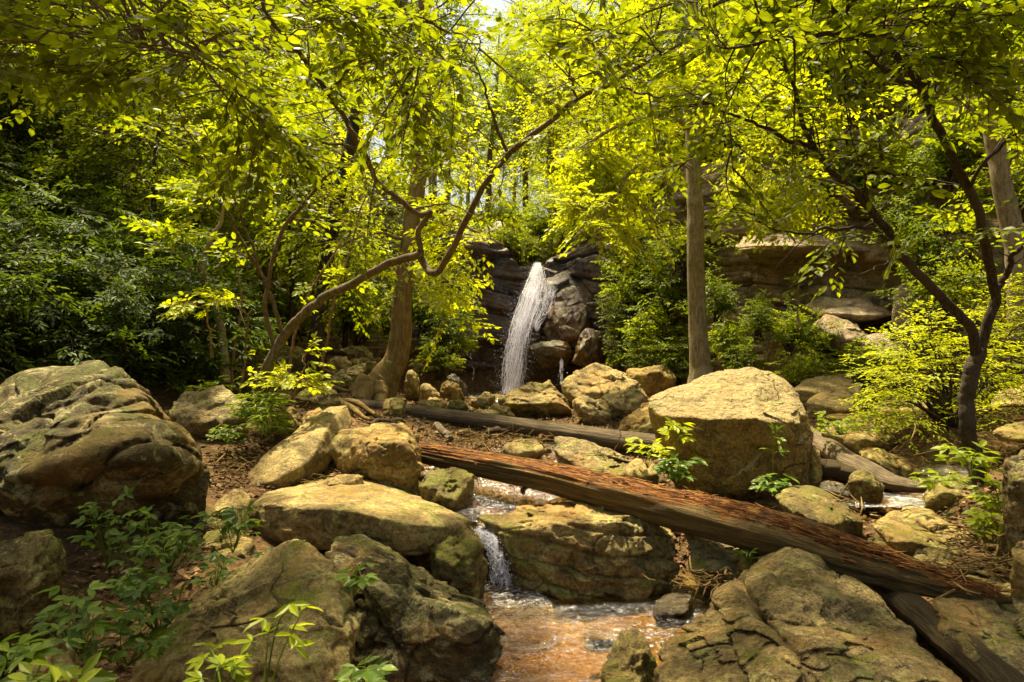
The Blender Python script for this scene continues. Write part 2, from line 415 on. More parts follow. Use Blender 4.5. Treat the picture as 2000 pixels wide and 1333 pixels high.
def bark_mat(name, a, b_, c, scale=1.0, strength=.8, moss=.62):
    m = NT(name); v = m.coord((9 * scale, 9 * scale, 1.6 * scale)); w = m.coord()
    n = m.noise(v, 2.2, 7, .7, .4); n2 = m.noise(w, 3.0, 5, .6); n3 = m.noise(w, 60, 4, .7)
    col = m.ramp(n, [(.3, c), (.5, a), (.7, b_)])
    col = m.mix(m.g(n2, .52, .62), col, m.mix(.5, a, b_))
    col = m.mix(m.math('MULTIPLY', m.g(m.noise(w, 2.1, 7, .75), moss, moss + .08), .7), col, (.12, .12, .02))
    col = m.mix(.7, col, m.ramp(n3, [(.35, (.6, .6, .6)), (.65, (1.35, 1.3, 1.25))]), 'MULTIPLY')
    nb = m.bump(m.math('ADD', n, m.math('MULTIPLY', n3, .2)), strength, .03)
    return m.done(m.bsdf(col, .88, nb, .2).outputs[0])
M['bark_tan'] = bark_mat('tan_bark', (.22, .145, .05), (.34, .25, .10), (.10, .062, .025), 1.5, 1.0, .56)
M['bark_grey'] = bark_mat('grey_bark', (.22, .175, .10), (.36, .30, .19), (.09, .07, .04), 1.6, 1.0, .55)
M['bark_dark'] = bark_mat('dark_bark', (.045, .034, .022), (.10, .080, .052), (.018, .014, .01), 2.0, .8)
M['bark_limb'] = bark_mat('lichened_limb_bark', (.13, .10, .055), (.22, .18, .10), (.05, .036, .02), 2.0, .9, .56)
M['bark_pale'] = bark_mat('pale_bark', (.34, .29, .17), (.48, .42, .27), (.2, .16, .09))

def wood_mat(name, a, b_, c, red=0.0, axis=(1, 1, 1)):
    m = NT(name)
    v = m.coord(axis, "UV", rnd=False); w = m.coord()
    n = m.noise(v, 1.0, 9, .72, .3); n2 = m.noise(w, 2.4, 6, .65, .6); n3 = m.noise(v, 4.0, 4, .7)
    col = m.ramp(n, [(.30, c), (.5, a), (.68, b_)])
    if red:
        ru = m.coord((1, 1, 1), "UV", rnd=False); rp = m.noise(m.coord((2.2, 5.0, 1), "UV", rnd=False), 1.0, 7, .68, .8)
        sep = m.N("ShaderNodeSeparateXYZ"); m.L(ru, sep.inputs[0])
        # rot runs along the upper side (v = 0.25 is the top of the log)
        d = m.math('ABSOLUTE', m.math('SUBTRACT', sep.outputs[1], red))
        k = m.g(m.math('ADD', d, m.math('MULTIPLY', m.math('SUBTRACT', rp, .5), .75)), .135, .11)
        rc = m.ramp(m.noise(m.coord((9, 70, 1), 'UV', rnd=False), 1.0, 8, .75), [(.38, (.018, .007, .003)), (.48, (.12, .040, .009)), (.54, (.36, .14, .024)), (.66, (.60, .34, .09))])
        col = m.mix(k, col, rc)
    col = m.mix(m.math('MULTIPLY', m.g(n2, .55, .68), .6), col, c)
    nb = m.bump(m.math('ADD', n, m.math('MULTIPLY', n3, .5)), 1.0, .10)
    return m.done(m.bsdf(col, .82, nb, .25).outputs[0])
M['log_red'] = wood_mat('rotting_wood', (.17, .115, .035), (.28, .20, .07), (.045, .028, .010), .19, (2.5, 30, 1))
M['log_grey'] = wood_mat('weathered_wood', (.29, .22, .13), (.42, .34, .22), (.13, .09, .05), 0, (4, 26, 1))
M['log_mid'] = wood_mat('old_grey_brown_wood', (.19, .145, .08), (.30, .24, .145), (.07, .05, .026), 0, (3, 30, 1))
M['log_dark'] = wood_mat('damp_wood', (.12, .085, .035), (.20, .15, .07), (.05, .03, .012), 0, (4, 26, 1))

def ground_mat():
    m = NT('forest_floor'); v = m.coord(rnd=False)
    n1 = m.noise(v, .7, 6, .6); n2 = m.noise(v, 9, 8, .72); n3 = m.noise(v, 45, 5, .75)
    col = m.ramp(n2, [(.3, (.035, .022, .009)), (.5, (.10, .060, .025)), (.66, (.20, .135, .06))])
    col = m.mix(m.g(n1, .5, .62), col, m.ramp(n2, [(.35, (.09, .052, .018)), (.65, (.26, .17, .07))]))
    col = m.mix(m.math('MULTIPLY', m.g(m.noise(v, 2.2, 8, .75), .54, .6), .8), col, (.06, .075, .012))
    col = m.mix(.8, col, m.ramp(n3, [(.3, (.5, .5, .5)), (.7, (1.5, 1.4, 1.3))]), 'MULTIPLY')
    # orange sand on the streambed: low ground only
    ge = m.N("ShaderNodeNewGeometry"); sx = m.N("ShaderNodeSeparateXYZ"); m.L(ge.outputs["Position"], sx.inputs[0])
    sand = m.ramp(n3, [(.35, (.07, .040, .005)), (.5, (.19, .115, .010)), (.68, (.34, .24, .030))])
    col = m.mix(m.g(sx.outputs[2], .08, .0), col, sand)
    nb = m.bump(m.math('ADD', n2, m.math('MULTIPLY', n3, .6)), .9, .05)
    return m.done(m.bsdf(col, .9, nb, .15).outputs[0])
M['ground'] = ground_mat()

def sand_mat():
    m = NT('orange_sand'); v = m.coord(rnd=False); n = m.noise(v, 14, 8, .75); n2 = m.noise(v, 2.5, 4, .6)
    col = m.ramp(n, [(.32, (.16, .07, .018)), (.5, (.42, .20, .045)), (.66, (.62, .36, .10))])
    col = m.mix(m.g(n2, .45, .6), col, (.30, .13, .025))
    return m.done(m.bsdf(col, .9, m.bump(n, .6, .02), .2).outputs[0])
M['sand'] = sand_mat()

def water_mat(name, tint, bscale=9.0, bstr=.35, white=0.0, wt=.5):
    m = NT(name); v = m.coord((1, .7, 1), rnd=False)
    n = m.noise(v, bscale, 3, .55, 1.0); n2 = m.noise(v, bscale * 3.2, 2, .5, .6)
    nb = m.bump(m.math('ADD', n, m.math('MULTIPLY', n2, .45)), bstr, .05)
    tr = m.N("ShaderNodeBsdfTransparent"); tr.inputs[0].default_value = (*tint, 1)
    gl = m.N("ShaderNodeBsdfGlossy"); gl.inputs["Roughness"].default_value = .12; gl.inputs[0].default_value = (1, 1, 1, 1); m.L(nb, gl.inputs["Normal"])
    fr = m.N("ShaderNodeFresnel"); fr.inputs[0].default_value = 1.33
    f = m.math('MULTIPLY', fr.outputs[0], 1.2)
    mx = m.N("ShaderNodeMixShader"); m.L(f, mx.inputs[0]); m.L(tr.outputs[0], mx.inputs[1]); m.L(gl.outputs[0], mx.inputs[2])
    sh = mx.outputs[0]
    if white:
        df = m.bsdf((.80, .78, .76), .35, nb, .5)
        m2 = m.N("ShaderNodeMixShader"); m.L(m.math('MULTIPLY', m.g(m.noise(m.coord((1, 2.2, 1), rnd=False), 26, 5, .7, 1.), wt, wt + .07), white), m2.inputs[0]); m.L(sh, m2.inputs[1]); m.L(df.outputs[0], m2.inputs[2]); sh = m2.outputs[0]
    return m.done(sh)
M['water'] = water_mat('stream_water', (.99, .86, .50), 15, .9)
M['riffle_sparkle'] = water_mat('riffled_sparkle_water', (.97, .82, .50), 24, 1.0, .34, .56)  # white flecks: partly aerated ripples, partly sun sparkle painted into the colour
M['foam'] = water_mat('frothing_water', (.95, .84, .6), 16, .9, .6)

def fall_mat():
    m = NT('falling_water'); v = m.coord((7, 7, .85), rnd=True)
    n = m.noise(v, 3.0, 8, .72, .3); n2 = m.noise(m.coord((1, 1, .4)), 2.0, 3, .6)
    d = m.bsdf((.74, .74, .84), .4, None, .4)
    tl = m.N("ShaderNodeBsdfTranslucent"); tl.inputs[0].default_value = (.88, .88, .97, 1)
    a = m.N("ShaderNodeMixShader"); a.inputs[0].default_value = .5; m.L(d.outputs[0], a.inputs[1]); m.L(tl.outputs[0], a.inputs[2])
    tr = m.N("ShaderNodeBsdfTransparent"); at = m.N("ShaderNodeAttribute"); at.attribute_name = "soft"
    k = m.math('ADD', n, m.math('MULTIPLY', m.math('SUBTRACT', at.outputs["Fac"], .62), .38)); k = m.math('ADD', k, m.math('MULTIPLY', m.math('SUBTRACT', n2, .5), .25))
    x = m.N("ShaderNodeMixShader"); m.L(m.math('MULTIPLY', m.g(k, .49, .70), .62), x.inputs[0]); m.L(tr.outputs[0], x.inputs[1]); m.L(a.outputs[0], x.inputs[2])
    return m.done(x.outputs[0])
M['fall'] = fall_mat()

# ------------------------------------------------------------------ terrain
_w = [(0, 0, -.25), (-2, 1, 0), (2, 1, .1), (0, -5, -.3), (-8, -5, 1.5), (8, -5, 1), (-.1, 4.6, -.12), (.5, 4.2, -.12), (.7, 3.6, -.14), (.3, 3.2, -.14),
      (1.0, 4.3, -.06), (-.2, 4.95, -.1), (.55, 5.0, -.05), (-.1, 5.75, .33), (-.25, 6.3, .36), (.3, 6.8, .4), (.8, 7.3, .45), (-.6, 7.6, .5), (1.1, 5.7, .25), (1.3, 5.1, .02),
      (-1.4, 3, .1), (-2.2, 3.6, .2), (-1.6, 4.2, .3), (-2.6, 3, .25), (-3.8, 4, .7), (-1.2, 5.0, .2), (-.7, 4.3, -.1), (-2.6, 5.2, .55),
      (-8, 12, 4.3), (-15, 15, 10), (-10, 25, 10), (-5.6, 15, 2.3), (-4.6, 12.5, 1.6), (-5.6, 19, 4.6), (-7, 9, 2.6), (-12, 8, 6), (-10, 2, 3), (-20, 0, 9),
      (-30, 30, 26), (-20, 45, 24), (-45, 60, 42), (-60, 10, 35), (0, 23.5, 4.7), (.6, 30, 6), (1, 40, 9), (2, 60, 12), (0, 95, 17), (-5, 27, 8), (6, 26, 10),
      (7, 17.5, 8.4), (10, 18, 10.5), (14, 15, 12), (20, 11, 13), (25, 30, 24), (12, 38, 18), (35, 60, 36), (55, 10, 30), (13, 5, 4), (9.5, 7, 2.2), (7.5, 5, 1.3), (12, -3, 3.5), (6, 0, .7), (2.36, 3.5, .0), (2.9, 3.3, .1), (2.4, 4.0, .16), (1.7, 3.0, -.15), (3.2, 3.6, .3), (3.0, 2.5, .0), (4.5, 3.5, .7), (-50, 110, 55), (50, 110, 55), (0, 130, 20), (0, 150, 22)]
_g = [(450, 905, 6.6), (440, 965, 5.7), (560, 940, 6.3), (700, 955, 6.1), (560, 800, 8.5), (430, 785, 9), (650, 765, 11), (740, 785, 11.3), (560, 705, 13), (820, 795, 11),
      (900, 775, 14), (300, 705, 9), (100, 700, 8.5), (-100, 690, 8), (-300, 640, 8), (900, 808, 12), (1000, 835, 9.6), (870, 855, 8.8), (1150, 905, 7.8), (960, 772, 17), (1080, 775, 18), (1180, 790, 12), (1250, 790, 14),
      (1350, 760, 13), (1500, 775, 12), (1650, 812, 10), (1700, 880, 8), (1680, 1004, 6.15), (1760, 1008, 6.15), (1840, 1002, 6.1), (1800, 935, 7.3), (1880, 930, 7.3), (1820, 838, 7.9), (1890, 838, 7.9), (1740, 900, 7.3), (1850, 1010, 5.7), (1905, 955, 5.5), (1960, 1010, 5), (1990, 905, 6.5), (1800, 800, 9.5), (1960, 800, 9),
      (2100, 800, 8), (2300, 760, 8), (1450, 1165, 4.7), (1300, 1160, 5), (1400, 1010, 6), (1480, 965, 6.5)]
CLIFF = [(-6.5, 16.5, 4.8), (-4.2, 18.3, 6.4), (-2.3, 19.3, 6.6), (-1.1, 20.0, 6.0), (-.2, 20.5, 5.3), (.35, 20.8, 4.78), (.95, 20.8, 4.75), (1.6, 20.3, 5.2), (2.3, 19.5, 6.4), (3.0, 18.2, 6.8), (4.0, 16.6, 6.6),
         (4.7, 15.2, 6.4), (5.2, 14.6, 6.5), (6.5, 14.3, 6.7), (7.9, 14.1, 6.9), (8.5, 13.0, 7.2), (9.5, 12.4, 8.0), (12, 11.5, 9.5), (17, 9.5, 10.5)]
_cp = np.array(CLIFF); _ct = nrm(np.gradient(_cp[:, :2], axis=0)); _cn = np.stack([_ct[:, 1], -_ct[:, 0]], 1)   # towards the camera side
ctrl = [list(p) for p in _w] + [list(P(*q)) for q in _g]
for p, n_ in zip(_cp, _cn):
    ctrl.append([p[0] + n_[0] * .15, p[1] + n_[1] * .15, .75 + .25 * (p[0] > 4)])
    ctrl.append([p[0] - n_[0] * 1.7, p[1] - n_[1] * 1.7, p[2] - .15])
ctrl = np.array(ctrl)
def _phi(A, B): return np.sqrt(((A[:, None, :2] - B[None, :, :2]) ** 2).sum(-1) + .02)
_n = len(ctrl); _A = np.zeros((_n + 3, _n + 3)); _A[:_n, :_n] = _phi(ctrl, ctrl) - 1e-3 * np.eye(_n)
_A[:_n, _n] = 1; _A[:_n, _n + 1:] = ctrl[:, :2]; _A[_n:, :_n] = _A[:_n, _n:].T
_sol = np.linalg.solve(_A, np.concatenate([ctrl[:, 2], [0, 0, 0]]))
def ground_z(xy):
    xy = np.atleast_2d(np.asarray(xy, float)); out = np.zeros(len(xy))
    for i in range(0, len(xy), 20000):
        q = xy[i:i + 20000]
        z = _phi(q, ctrl) @ _sol[:_n] + _sol[_n] + q @ _sol[_n + 1:]
        d = np.hypot(q[:, 0], q[:, 1])
        q3 = np.column_stack([q, np.zeros(len(q))])
        amp = np.clip((d - 9) / 35, .0, .6)
        z = z + .03 * fbm(q3 * 1.6, 4, 5) + .012 * fbm(q3 * 11, 3, 9) + amp * fbm(q3 * .35, 3, 3)
        out[i:i + 20000] = z
    return out
def gz(x, y): return float(ground_z([(x, y)])[0])

nx, ny = 420, 460
sx = np.sinh(np.linspace(-4.6, 4.6, nx)) / math.sinh(4.6) * 95
sy = -12 + np.expm1(np.linspace(0, 1, ny) * 2.9) / math.expm1(2.9) * 160
GX, GY = np.meshgrid(sx, sy)
GZ = ground_z(np.column_stack([GX.ravel(), GY.ravel()]))
idx = np.arange(nx * ny).reshape(ny, nx)
me = mesh_from("ground", np.column_stack([GX.ravel(), GY.ravel(), GZ]), [np.stack([idx[:-1, :-1], idx[:-1, 1:], idx[1:, 1:], idx[1:, :-1]], -1).reshape(-1, 4)])
tag(link("ground", me, M['ground']), kind="structure")

# ------------------------------------------------------------------ cliff (layered rock wall)
def build_cliff():
    nu, nv = 760, 260
    s = np.concatenate([[0], np.cumsum(np.hypot(*np.diff(_cp[:, :2], axis=0).T))]); U = np.linspace(0, s[-1], nu)
    x = np.interp(U, s, _cp[:, 0]); y = np.interp(U, s, _cp[:, 1]); top = np.interp(U, s, _cp[:, 2])
    t = nrm(np.stack([np.gradient(x), np.gradient(y)], 1))
    k = np.ones(25) / 25; pad = np.pad(t, ((12, 12), (0, 0)), 'edge'); t = nrm(np.stack([np.convolve(pad[:, i], k, 'valid') for i in (0, 1)], 1))
    nx_, ny_ = t[:, 1], -t[:, 0]
    v = np.linspace(0, 1, nv)
    Z = -.2 + (top[None] + .2) * np.minimum(v / .86, 1)[:, None]
    back = np.clip((v - .86) / .14, 0, 1)[:, None]
    q = np.stack([np.broadcast_to(U, Z.shape), np.zeros_like(Z), Z], -1)
    flat = lambda a: a.reshape(-1)
    warp = fbm(q.reshape(-1, 3) * .35, 3, 21).reshape(Z.shape)
    tilt = np.clip((U - 22) / 6, 0, 1)[None]
    lay = Z * 1.9 + warp * .75 + .10 * U[None] * (1 - tilt) - .22 * U[None] * tilt * 1.1
    li = np.floor(lay); lf = lay - li
    qa = np.stack([flat(U[None] * .55 + li * 3.7), flat(li * 1.71), flat(np.zeros_like(Z))], 1)
    blockv = vnoise(qa, 31).reshape(Z.shape)
    ri = np.floor(U[None] * .55 + blockv * .8 + li * .37); rough = _h(ri.astype(np.int64), li.astype(np.int64), np.int64(3) + 0 * li.astype(np.int64), 77)
    D = .34 * rough + .14 * blockv
    D += -.24 * np.exp(-((lf - .0) / .07) ** 2) - .10 * np.exp(-((lf - 1) / .05) ** 2)
    lay2 = lay * 4.3 + warp * 2; l2 = lay2 - np.floor(lay2)
    D += .08 * _h(np.floor(lay2).astype(np.int64), np.floor(U[None] * 1.3 + li).astype(np.int64), 0 * li.astype(np.int64), 5) - .04 * np.exp(-(l2 / .16) ** 2)
    D += .35 * fbm(q.reshape(-1, 3) * .45, 4, 8).reshape(Z.shape) + .07 * fbm(q.reshape(-1, 3) * 2.6, 4, 9).reshape(Z.shape) + .03 * fbm(q.reshape(-1, 3) * 11, 3, 19).reshape(Z.shape)
    # the foot of the wall behind the falls is hollowed out
    fall = np.exp(-((x - .3) / 2.2) ** 2)[None]
    D += .5 * fall * np.clip(Z - 2.2, 0, .6); D += fall * (-.9 * np.clip(1.6 - Z, 0, 1) ** .7 - .25) + .35 * fall * np.clip((Z - 1.7), 0, 1.0) * np.clip(3.2 - Z, 0, 1)
    D += -.5 * np.clip((Z - (top[None] - 1.0)), 0, 3) ** 1 * (1 - .5 * fall)
    D = D * (1 - back * .8)
    X = x[None] + nx_[None] * (D - back * 2.6); Y = y[None] + ny_[None] * (D - back * 2.6)
    Zs = Z + .06 * blockv + back * .25
    idx = np.arange(nu * nv).reshape(nv, nu)
    me = mesh_from("cliff", np.stack([X, Y, Zs], -1).reshape(-1, 3), [np.stack([idx[:-1, :-1], idx[:-1, 1:], idx[1:, 1:], idx[1:, :-1]], -1).reshape(-1, 4)])
    return tag(link("cliff", me, M['cliff']), kind="structure")
build_cliff()

# ------------------------------------------------------------------ boulders
_ico = {}
def ico(level):
    if level not in _ico:
        bm = bmesh.new(); bmesh.ops.create_icosphere(bm, subdivisions=level, radius=1)
        V = np.array([v.co[:] for v in bm.verts]); F = np.array([[v.index for v in f.verts] for f in bm.faces]); bm.free()
        _ico[level] = (V, F)
    return _ico[level]

def hull_planes(pts):
    bm = bmesh.new()
    for p in pts: bm.verts.new(p)
    bmesh.ops.convex_hull(bm, input=bm.verts)
    bm.normal_update()
    c = pts.mean(0); N = []; D = []
    for f in bm.faces:
        if f.calc_area() < 1e-6: continue
        n = np.array(f.normal[:]); d = float(np.dot(n, np.array(f.verts[0].co[:]) - c))
        if d < 0: n, d = -n, -d
        if any(np.dot(n, m) > .9985 for m in N): continue
        N.append(n); D.append(max(d, 1e-3))
    bm.free(); return c, np.array(N), np.array(D)

def shape_rock(pts, level=5, sharp=18, seed=0, rough=1.0, strata=None, cracks=1.0, facet=.75, cuts=12):
    pts = np.array(pts, float); rng = np.random.default_rng(seed)
    c, N, D = hull_planes(pts); sharp = sharp * 2.8
    ext = pts.max(0) - pts.min(0); size = float(np.cbrt(np.prod(ext)))
    V, F = ico(level)
    u = nrm(V * (ext / ext.max()) ** .7)
    # corners knocked off by extra cutting planes
    for _ in range(cuts):
        n = nrm(rng.normal(0, 1, 3) / ext ** .5); s_ = ((pts - c) @ n).max(); N = np.vstack([N, n]); D = np.append(D, s_ * rng.uniform(.80, .97))
    dots = u @ N.T
    r = (np.maximum(dots / D[None], 1e-4) ** sharp).sum(1) ** (-1.0 / sharp)
    p = u * r[:, None]
    w = p + c; f = 1.0 / size; sharp_ = sharp
    # slightly break the edges and sides
    disp = .035 * size * fbm(w * f * 1.7, 3, seed) + .026 * size * fbm(w * f * 6, 4, seed + 5) + .007 * fbm(w * 20, 3, seed + 8)
    rg_ = 1 - 2.2 * np.abs(fbm(w * f * 3.4 + 4, 4, seed + 31)); disp += .032 * size * (rg_ - .45)
    if level >= 6: disp += .004 * fbm(w * 55, 2, seed + 9)
    S_ = c + nrm(rng.normal(0, 1, (70, 3))) * ext * .45; wj = w + .025 * size * np.stack([vnoise(w * f * 5 + 3 * k, seed + k) for k in range(3)], 1)
    near_i = np.empty(len(w), int)
    for i0 in range(0, len(w), 20000): near_i[i0:i0 + 20000] = ((wj[i0:i0 + 20000, None] - S_[None]) ** 2).sum(-1).argmin(1)
    FN = nrm(rng.normal(0, 1, (70, 3))); fd = ((w - S_[near_i]) * FN[near_i]).sum(1)
    disp += facet * (np.clip(.38 * fd, -.04 * size, .035 * size) + .012 * size * rng.normal(0, 1, 70)[near_i])
    # chips: blocky steps
    b = fbm(w * f * 2.6 + 9, 2, seed + 3); disp += -.05 * size * np.clip((b - .18) * 9, 0, 1) * facet
    rid = 1 - np.abs(fbm(w * f * 2.1, 3, seed + 11)) * 9
    disp += -.018 * size * cracks * np.clip(rid, 0, 1) ** 1.5
    rd2 = 1 - np.abs(fbm(w * f * 3.3 + 31, 2, seed + 41)) * 22; disp += -.028 * size * cracks * np.clip(rd2, 0, 1) ** 1.3
    disp *= rough
    if strata is not None:
        ax, thick, amp = strata; ax = np.array(ax, float); ax /= np.linalg.norm(ax)
        q = (w @ ax) / thick + .55 * fbm(w * f * 1.6, 3, seed + 21)
        li = np.floor(q); lf = q - li
        hsh = _h(li.astype(np.int64), 0 * li.astype(np.int64), 0 * li.astype(np.int64), seed + 5)
        side = 1 - np.abs(u @ ax) ** 3
        m = .5 + .5 * vnoise(w * f * 2.2, seed + 9)
        disp += amp * side * (hsh * .55 - np.exp(-((lf - .0) / .10) ** 2) * m - np.exp(-((lf - 1) / .06) ** 2) * m)
    p = p + u * disp[:, None]
    return c, p, F

ROCKS = {}
def rock(label, Y, outline, T=None, inner=None, mat='rock_tan', level=5, sink=.25, group=None, name='boulder', cat='boulder', back=.75, **kw):
    o = [P(q[0], q[1], Y + (q[2] if len(q) > 2 else 0)) for q in outline]
    o = np.array([list(q) for q in o]); ctr = o.mean(0)
    w = o[:, 0].max() - o[:, 0].min(); h = o[:, 2].max() - o[:, 2].min()
    if T is None: T = .75 * w
    pts = [o]
    bk = o.copy(); bk[:, 0] = ctr[0] + (bk[:, 0] - ctr[0]) * back; bk[:, 2] = o[:, 2].min() + (bk[:, 2] - o[:, 2].min()) * .8; bk[:, 1] += T; bk[:, 0] += ctr[0] * T / ctr[1]
    pts.append(bk)
    if inner is None:
        fr = o.copy(); fr[:, 0] = ctr[0] + (fr[:, 0] - ctr[0]) * .62; fr[:, 2] = ctr[2] + (fr[:, 2] - ctr[2]) * .55 - .05 * h; fr[:, 1] -= .22 * min(w, h) + .05; pts.append(fr)
    else:
        pts.append(np.array([list(P(q[0], q[1], Y + q[2])) for q in inner]))
    if sink:
        low = o[o[:, 2] < o[:, 2].min() + .3 * h].copy(); low[:, 2] -= sink; low[:, 1] += .08; pts.append(low)
    pts = np.vstack(pts)
    ROCKS[label] = pts
    c, p, F = shape_rock(pts, level, seed=kw.pop('seed', len(ROCKS) * 7 + 3), **kw)
    base = Vector((c[0], c[1], pts[:, 2].min()))
    me = mesh_from(name, p + c - np.array(base), [F])
    ob = link(name, me, M[mat], None, base)
    return tag(ob, label, cat, group)

# --- foreground
rock("huge rounded boulder with mossy creases filling the left edge, taller than the rocks around it", 4.9,
     [(-90, 770, .3), (40, 706, .6), (120, 696, .7), (200, 700, .7), (290, 748, .5), (360, 820, .3), (405, 880, .1), (425, 925), (415, 985), (330, 1010), (180, 1030), (40, 1045), (-90, 1050)], T=1.6,
     inner=[(0, 950, -.75), (130, 900, -.85), (230, 872, -.8), (330, 880, -.55), (400, 905, -.25), (60, 990, -.6)], mat='rock_lichen', level=7, sharp=10, strata=((-.55, .25, .8), .30, .07), rough=.95, seed=11, facet=.35, cuts=3, cracks=1.3)
rock("mossy boulder in the shade at the left edge, below the huge rounded boulder", 3.1,
     [(-60, 1075), (40, 1052, .1), (95, 1048, .1), (125, 1085), (120, 1160), (100, 1210), (-60, 1230)], mat='rock_moss', level=6)
rock("small smooth rounded rock in the bottom left corner under the broad leaves", 2.3,
     [(40, 1333), (60, 1285), (110, 1262, .05), (150, 1285), (165, 1340), (30, 1380)], mat='rock_tan', level=5)
rock("tan boulder with a pointed top leaning right, behind two yellow sprouts", 3.2,
     [(250, 1290, -.3), (330, 1215, 0), (400, 1160, .1), (480, 1110, .25), (560, 1062, .35), (600, 1058, .35), (650, 1100, .2), (682, 1150, .1), (690, 1220, -.1), (688, 1333, -.4), (640, 1450, -.5), (300, 1450, -.5), (240, 1350, -.4)], T=.5,
     inner=[(500, 1180, -.1), (600, 1140, -.02), (560, 1240, -.3), (640, 1200, -.2), (460, 1300, -.45), (620, 1300, -.45)], mat='rock_tan', level=7, sharp=24, seed=21, facet=.6, cuts=1, rough=1.0, cracks=1.5)
rock("broad dark-faced boulder with pale lichen blotches beside the amber pool", 3.75,
     [(630, 1060, .35), (665, 1043, .4), (720, 1075, .35), (800, 1130, .25), (880, 1155, .15), (950, 1190, .05), (980, 1240, -.05), (965, 1300, -.15), (900, 1400, -.2), (700, 1400, -.2), (690, 1250, -.1), (660, 1130, .2)], T=.6,
     inner=[(720, 1130, .05), (800, 1165, 0), (880, 1185, -.12), (930, 1210, -.14), (760, 1300, -.2)], mat='rock_lichen', level=7, sharp=26, seed=32, strata=((.5, 0, .85), .2, .03), facet=.6, cuts=2, rough=1.0, cracks=1.5)
rock("great slanting pale boulder at the bottom right, split by long mossy cracks", 3.2,
     [(1475, 1110, .75), (1540, 1068, .9), (1600, 1085, .85), (1700, 1160, .5), (1800, 1235, .1), (1900, 1333, -.35), (1950, 1450, -.7), (1350, 1450, -.7), (1285, 1340, -.15), (1280, 1290, .2), (1310, 1240, .35), (1400, 1170, .6)], T=.35, back=.9,
     inner=[(1500, 1300, -.42), (1620, 1260, -.2), (1420, 1240, .1), (1700, 1330, -.5)], mat='rock_rough', level=7, sharp=22, seed=41, strata=((.66, -.1, .70), .20, .10), rough=.95, facet=.6, cuts=2, cracks=1.6)
rock("small pointed dark rock standing in the amber pool at the bottom edge", 3.55,
     [(1165, 1333, -.1), (1185, 1285), (1215, 1240, .1), (1245, 1228, .1), (1270, 1265), (1285, 1320), (1270, 1390, -.1), (1170, 1390, -.1)], mat='rock_moss', level=5, seed=52)
rock("flat pale stone barely rising out of the amber pool", 4.25, [(1130, 1240), (1160, 1228, .1), (1220, 1228, .12), (1235, 1245, .05), (1200, 1256), (1140, 1252)], mat='rock_wet', level=4, sink=.1, seed=5)
rock("broad flat-topped slab left of the cascade, its sunlit top sloping to a point", 5.0,
     [(488, 985, .25), (510, 965, .5), (600, 950, .8), (700, 932, 1.0), (760, 950, .9), (860, 985, .4), (925, 1018, 0), (905, 1040, -.15), (850, 1065, -.3), (790, 1072, -.32), (650, 1055, -.2), (560, 1055, -.1), (495, 1045, .05), (480, 1010, .15)], T=.7, sink=.08,
     inner=[(520, 985, 0), (600, 990, -.18), (700, 1000, -.3), (780, 1020, -.35), (850, 1030, -.3)], mat='rock_tan', level=6, sharp=26, seed=61, rough=.6, strata=((0, 0, 1), .2, .015), facet=.3, cuts=4)
rock("small angular stone lying on the broad flat slab beside its back edge", 5.75, [(630, 945), (660, 930), (705, 930), (718, 950), (680, 958), (640, 957)], mat='rock_tan', level=4, sink=.06, seed=9)
rock("round wet mossy boulder right beside the little cascade", 4.75,
     [(838, 1060), (870, 1038, .1), (915, 1034, .12), (945, 1055, .05), (955, 1095), (940, 1135), (880, 1150), (840, 1130)], mat='rock_moss', level=5, sharp=8, seed=71)
rock("dark wet stone right behind the little cascade, almost covered by its water", 5.3, [(915, 1045), (930, 1034), (975, 1034), (1000, 1070), (1005, 1140), (920, 1140)], mat='rock_wet', level=5, seed=87, T=.3, rough=.6)
rock("large layered rock on the right of the cascade, with stepped ledges along its front", 4.95,
     [(935, 1010, .25), (990, 990, .6), (1120, 978, .8), (1220, 985, .8), (1290, 1010, .5), (1335, 1050, .15), (1345, 1095, 0), (1325, 1130, -.05), (1200, 1160, -.1), (1080, 1165, -.1), (1010, 1150, 0), (960, 1075, .15)], T=.5,
     inner=[(990, 1040, -.05), (1100, 1020, -.12), (1220, 1018, -.1), (1300, 1040, 0), (1150, 1090, -.18), (1060, 1100, -.12)], mat='rock_tan', level=7, sharp=24, seed=82, strata=((.18, .1, 1), .15, .08), rough=.9, facet=.7, cuts=5)
rock("low wet ledge of dark stone at the foot of the large layered rock", 4.9, [(1020, 1165), (1060, 1145, .1), (1300, 1130, .2), (1360, 1160, .1), (1340, 1185), (1180, 1200, -.05), (1060, 1190)], mat='rock_wet', level=5, sink=.15, seed=85, strata=((0, 0, 1), .06, .02))
rock("shaded rock wedged under the long rotting log, behind the pale split boulder", 4.7,
     [(1345, 1030, .3), (1380, 1005, .5), (1470, 1010, .5), (1540, 1060, .2), (1530, 1110), (1460, 1150, -.05), (1390, 1160), (1340, 1100)], mat='rock_grey', level=6, seed=91)
rock("low shaded rock under the log, left of the split boulder's peak", 4.45, [(1440, 1080, .1), (1480, 1055, .3), (1545, 1075, .2), (1560, 1110), (1500, 1140), (1450, 1130)], mat='rock_ochre', level=5, seed=93)
rock("blocky boulder with ochre lichen spots at the near end of the rotting log", 6.1,
     [(645, 868, .2), (680, 832, .4), (740, 828, .5), (800, 835, .4), (826, 870, .15), (828, 910), (810, 945, -.1), (760, 955, -.1), (690, 925, -.1), (650, 910)], T=.5,
     inner=[(680, 862, -.1), (750, 862, -.2), (800, 865, -.15), (740, 930, -.22)], mat='rock_ochre', level=6, sharp=16, seed=101, facet=.5, cuts=8, rough=1.0)
rock("angular stone at the stream side between the flat slab and the rotting log", 5.75,
     [(815, 945), (840, 920, .2), (900, 915, .25), (930, 930, .1), (925, 965), (890, 990, -.1), (840, 975)], mat='rock_moss', level=5, seed=111)
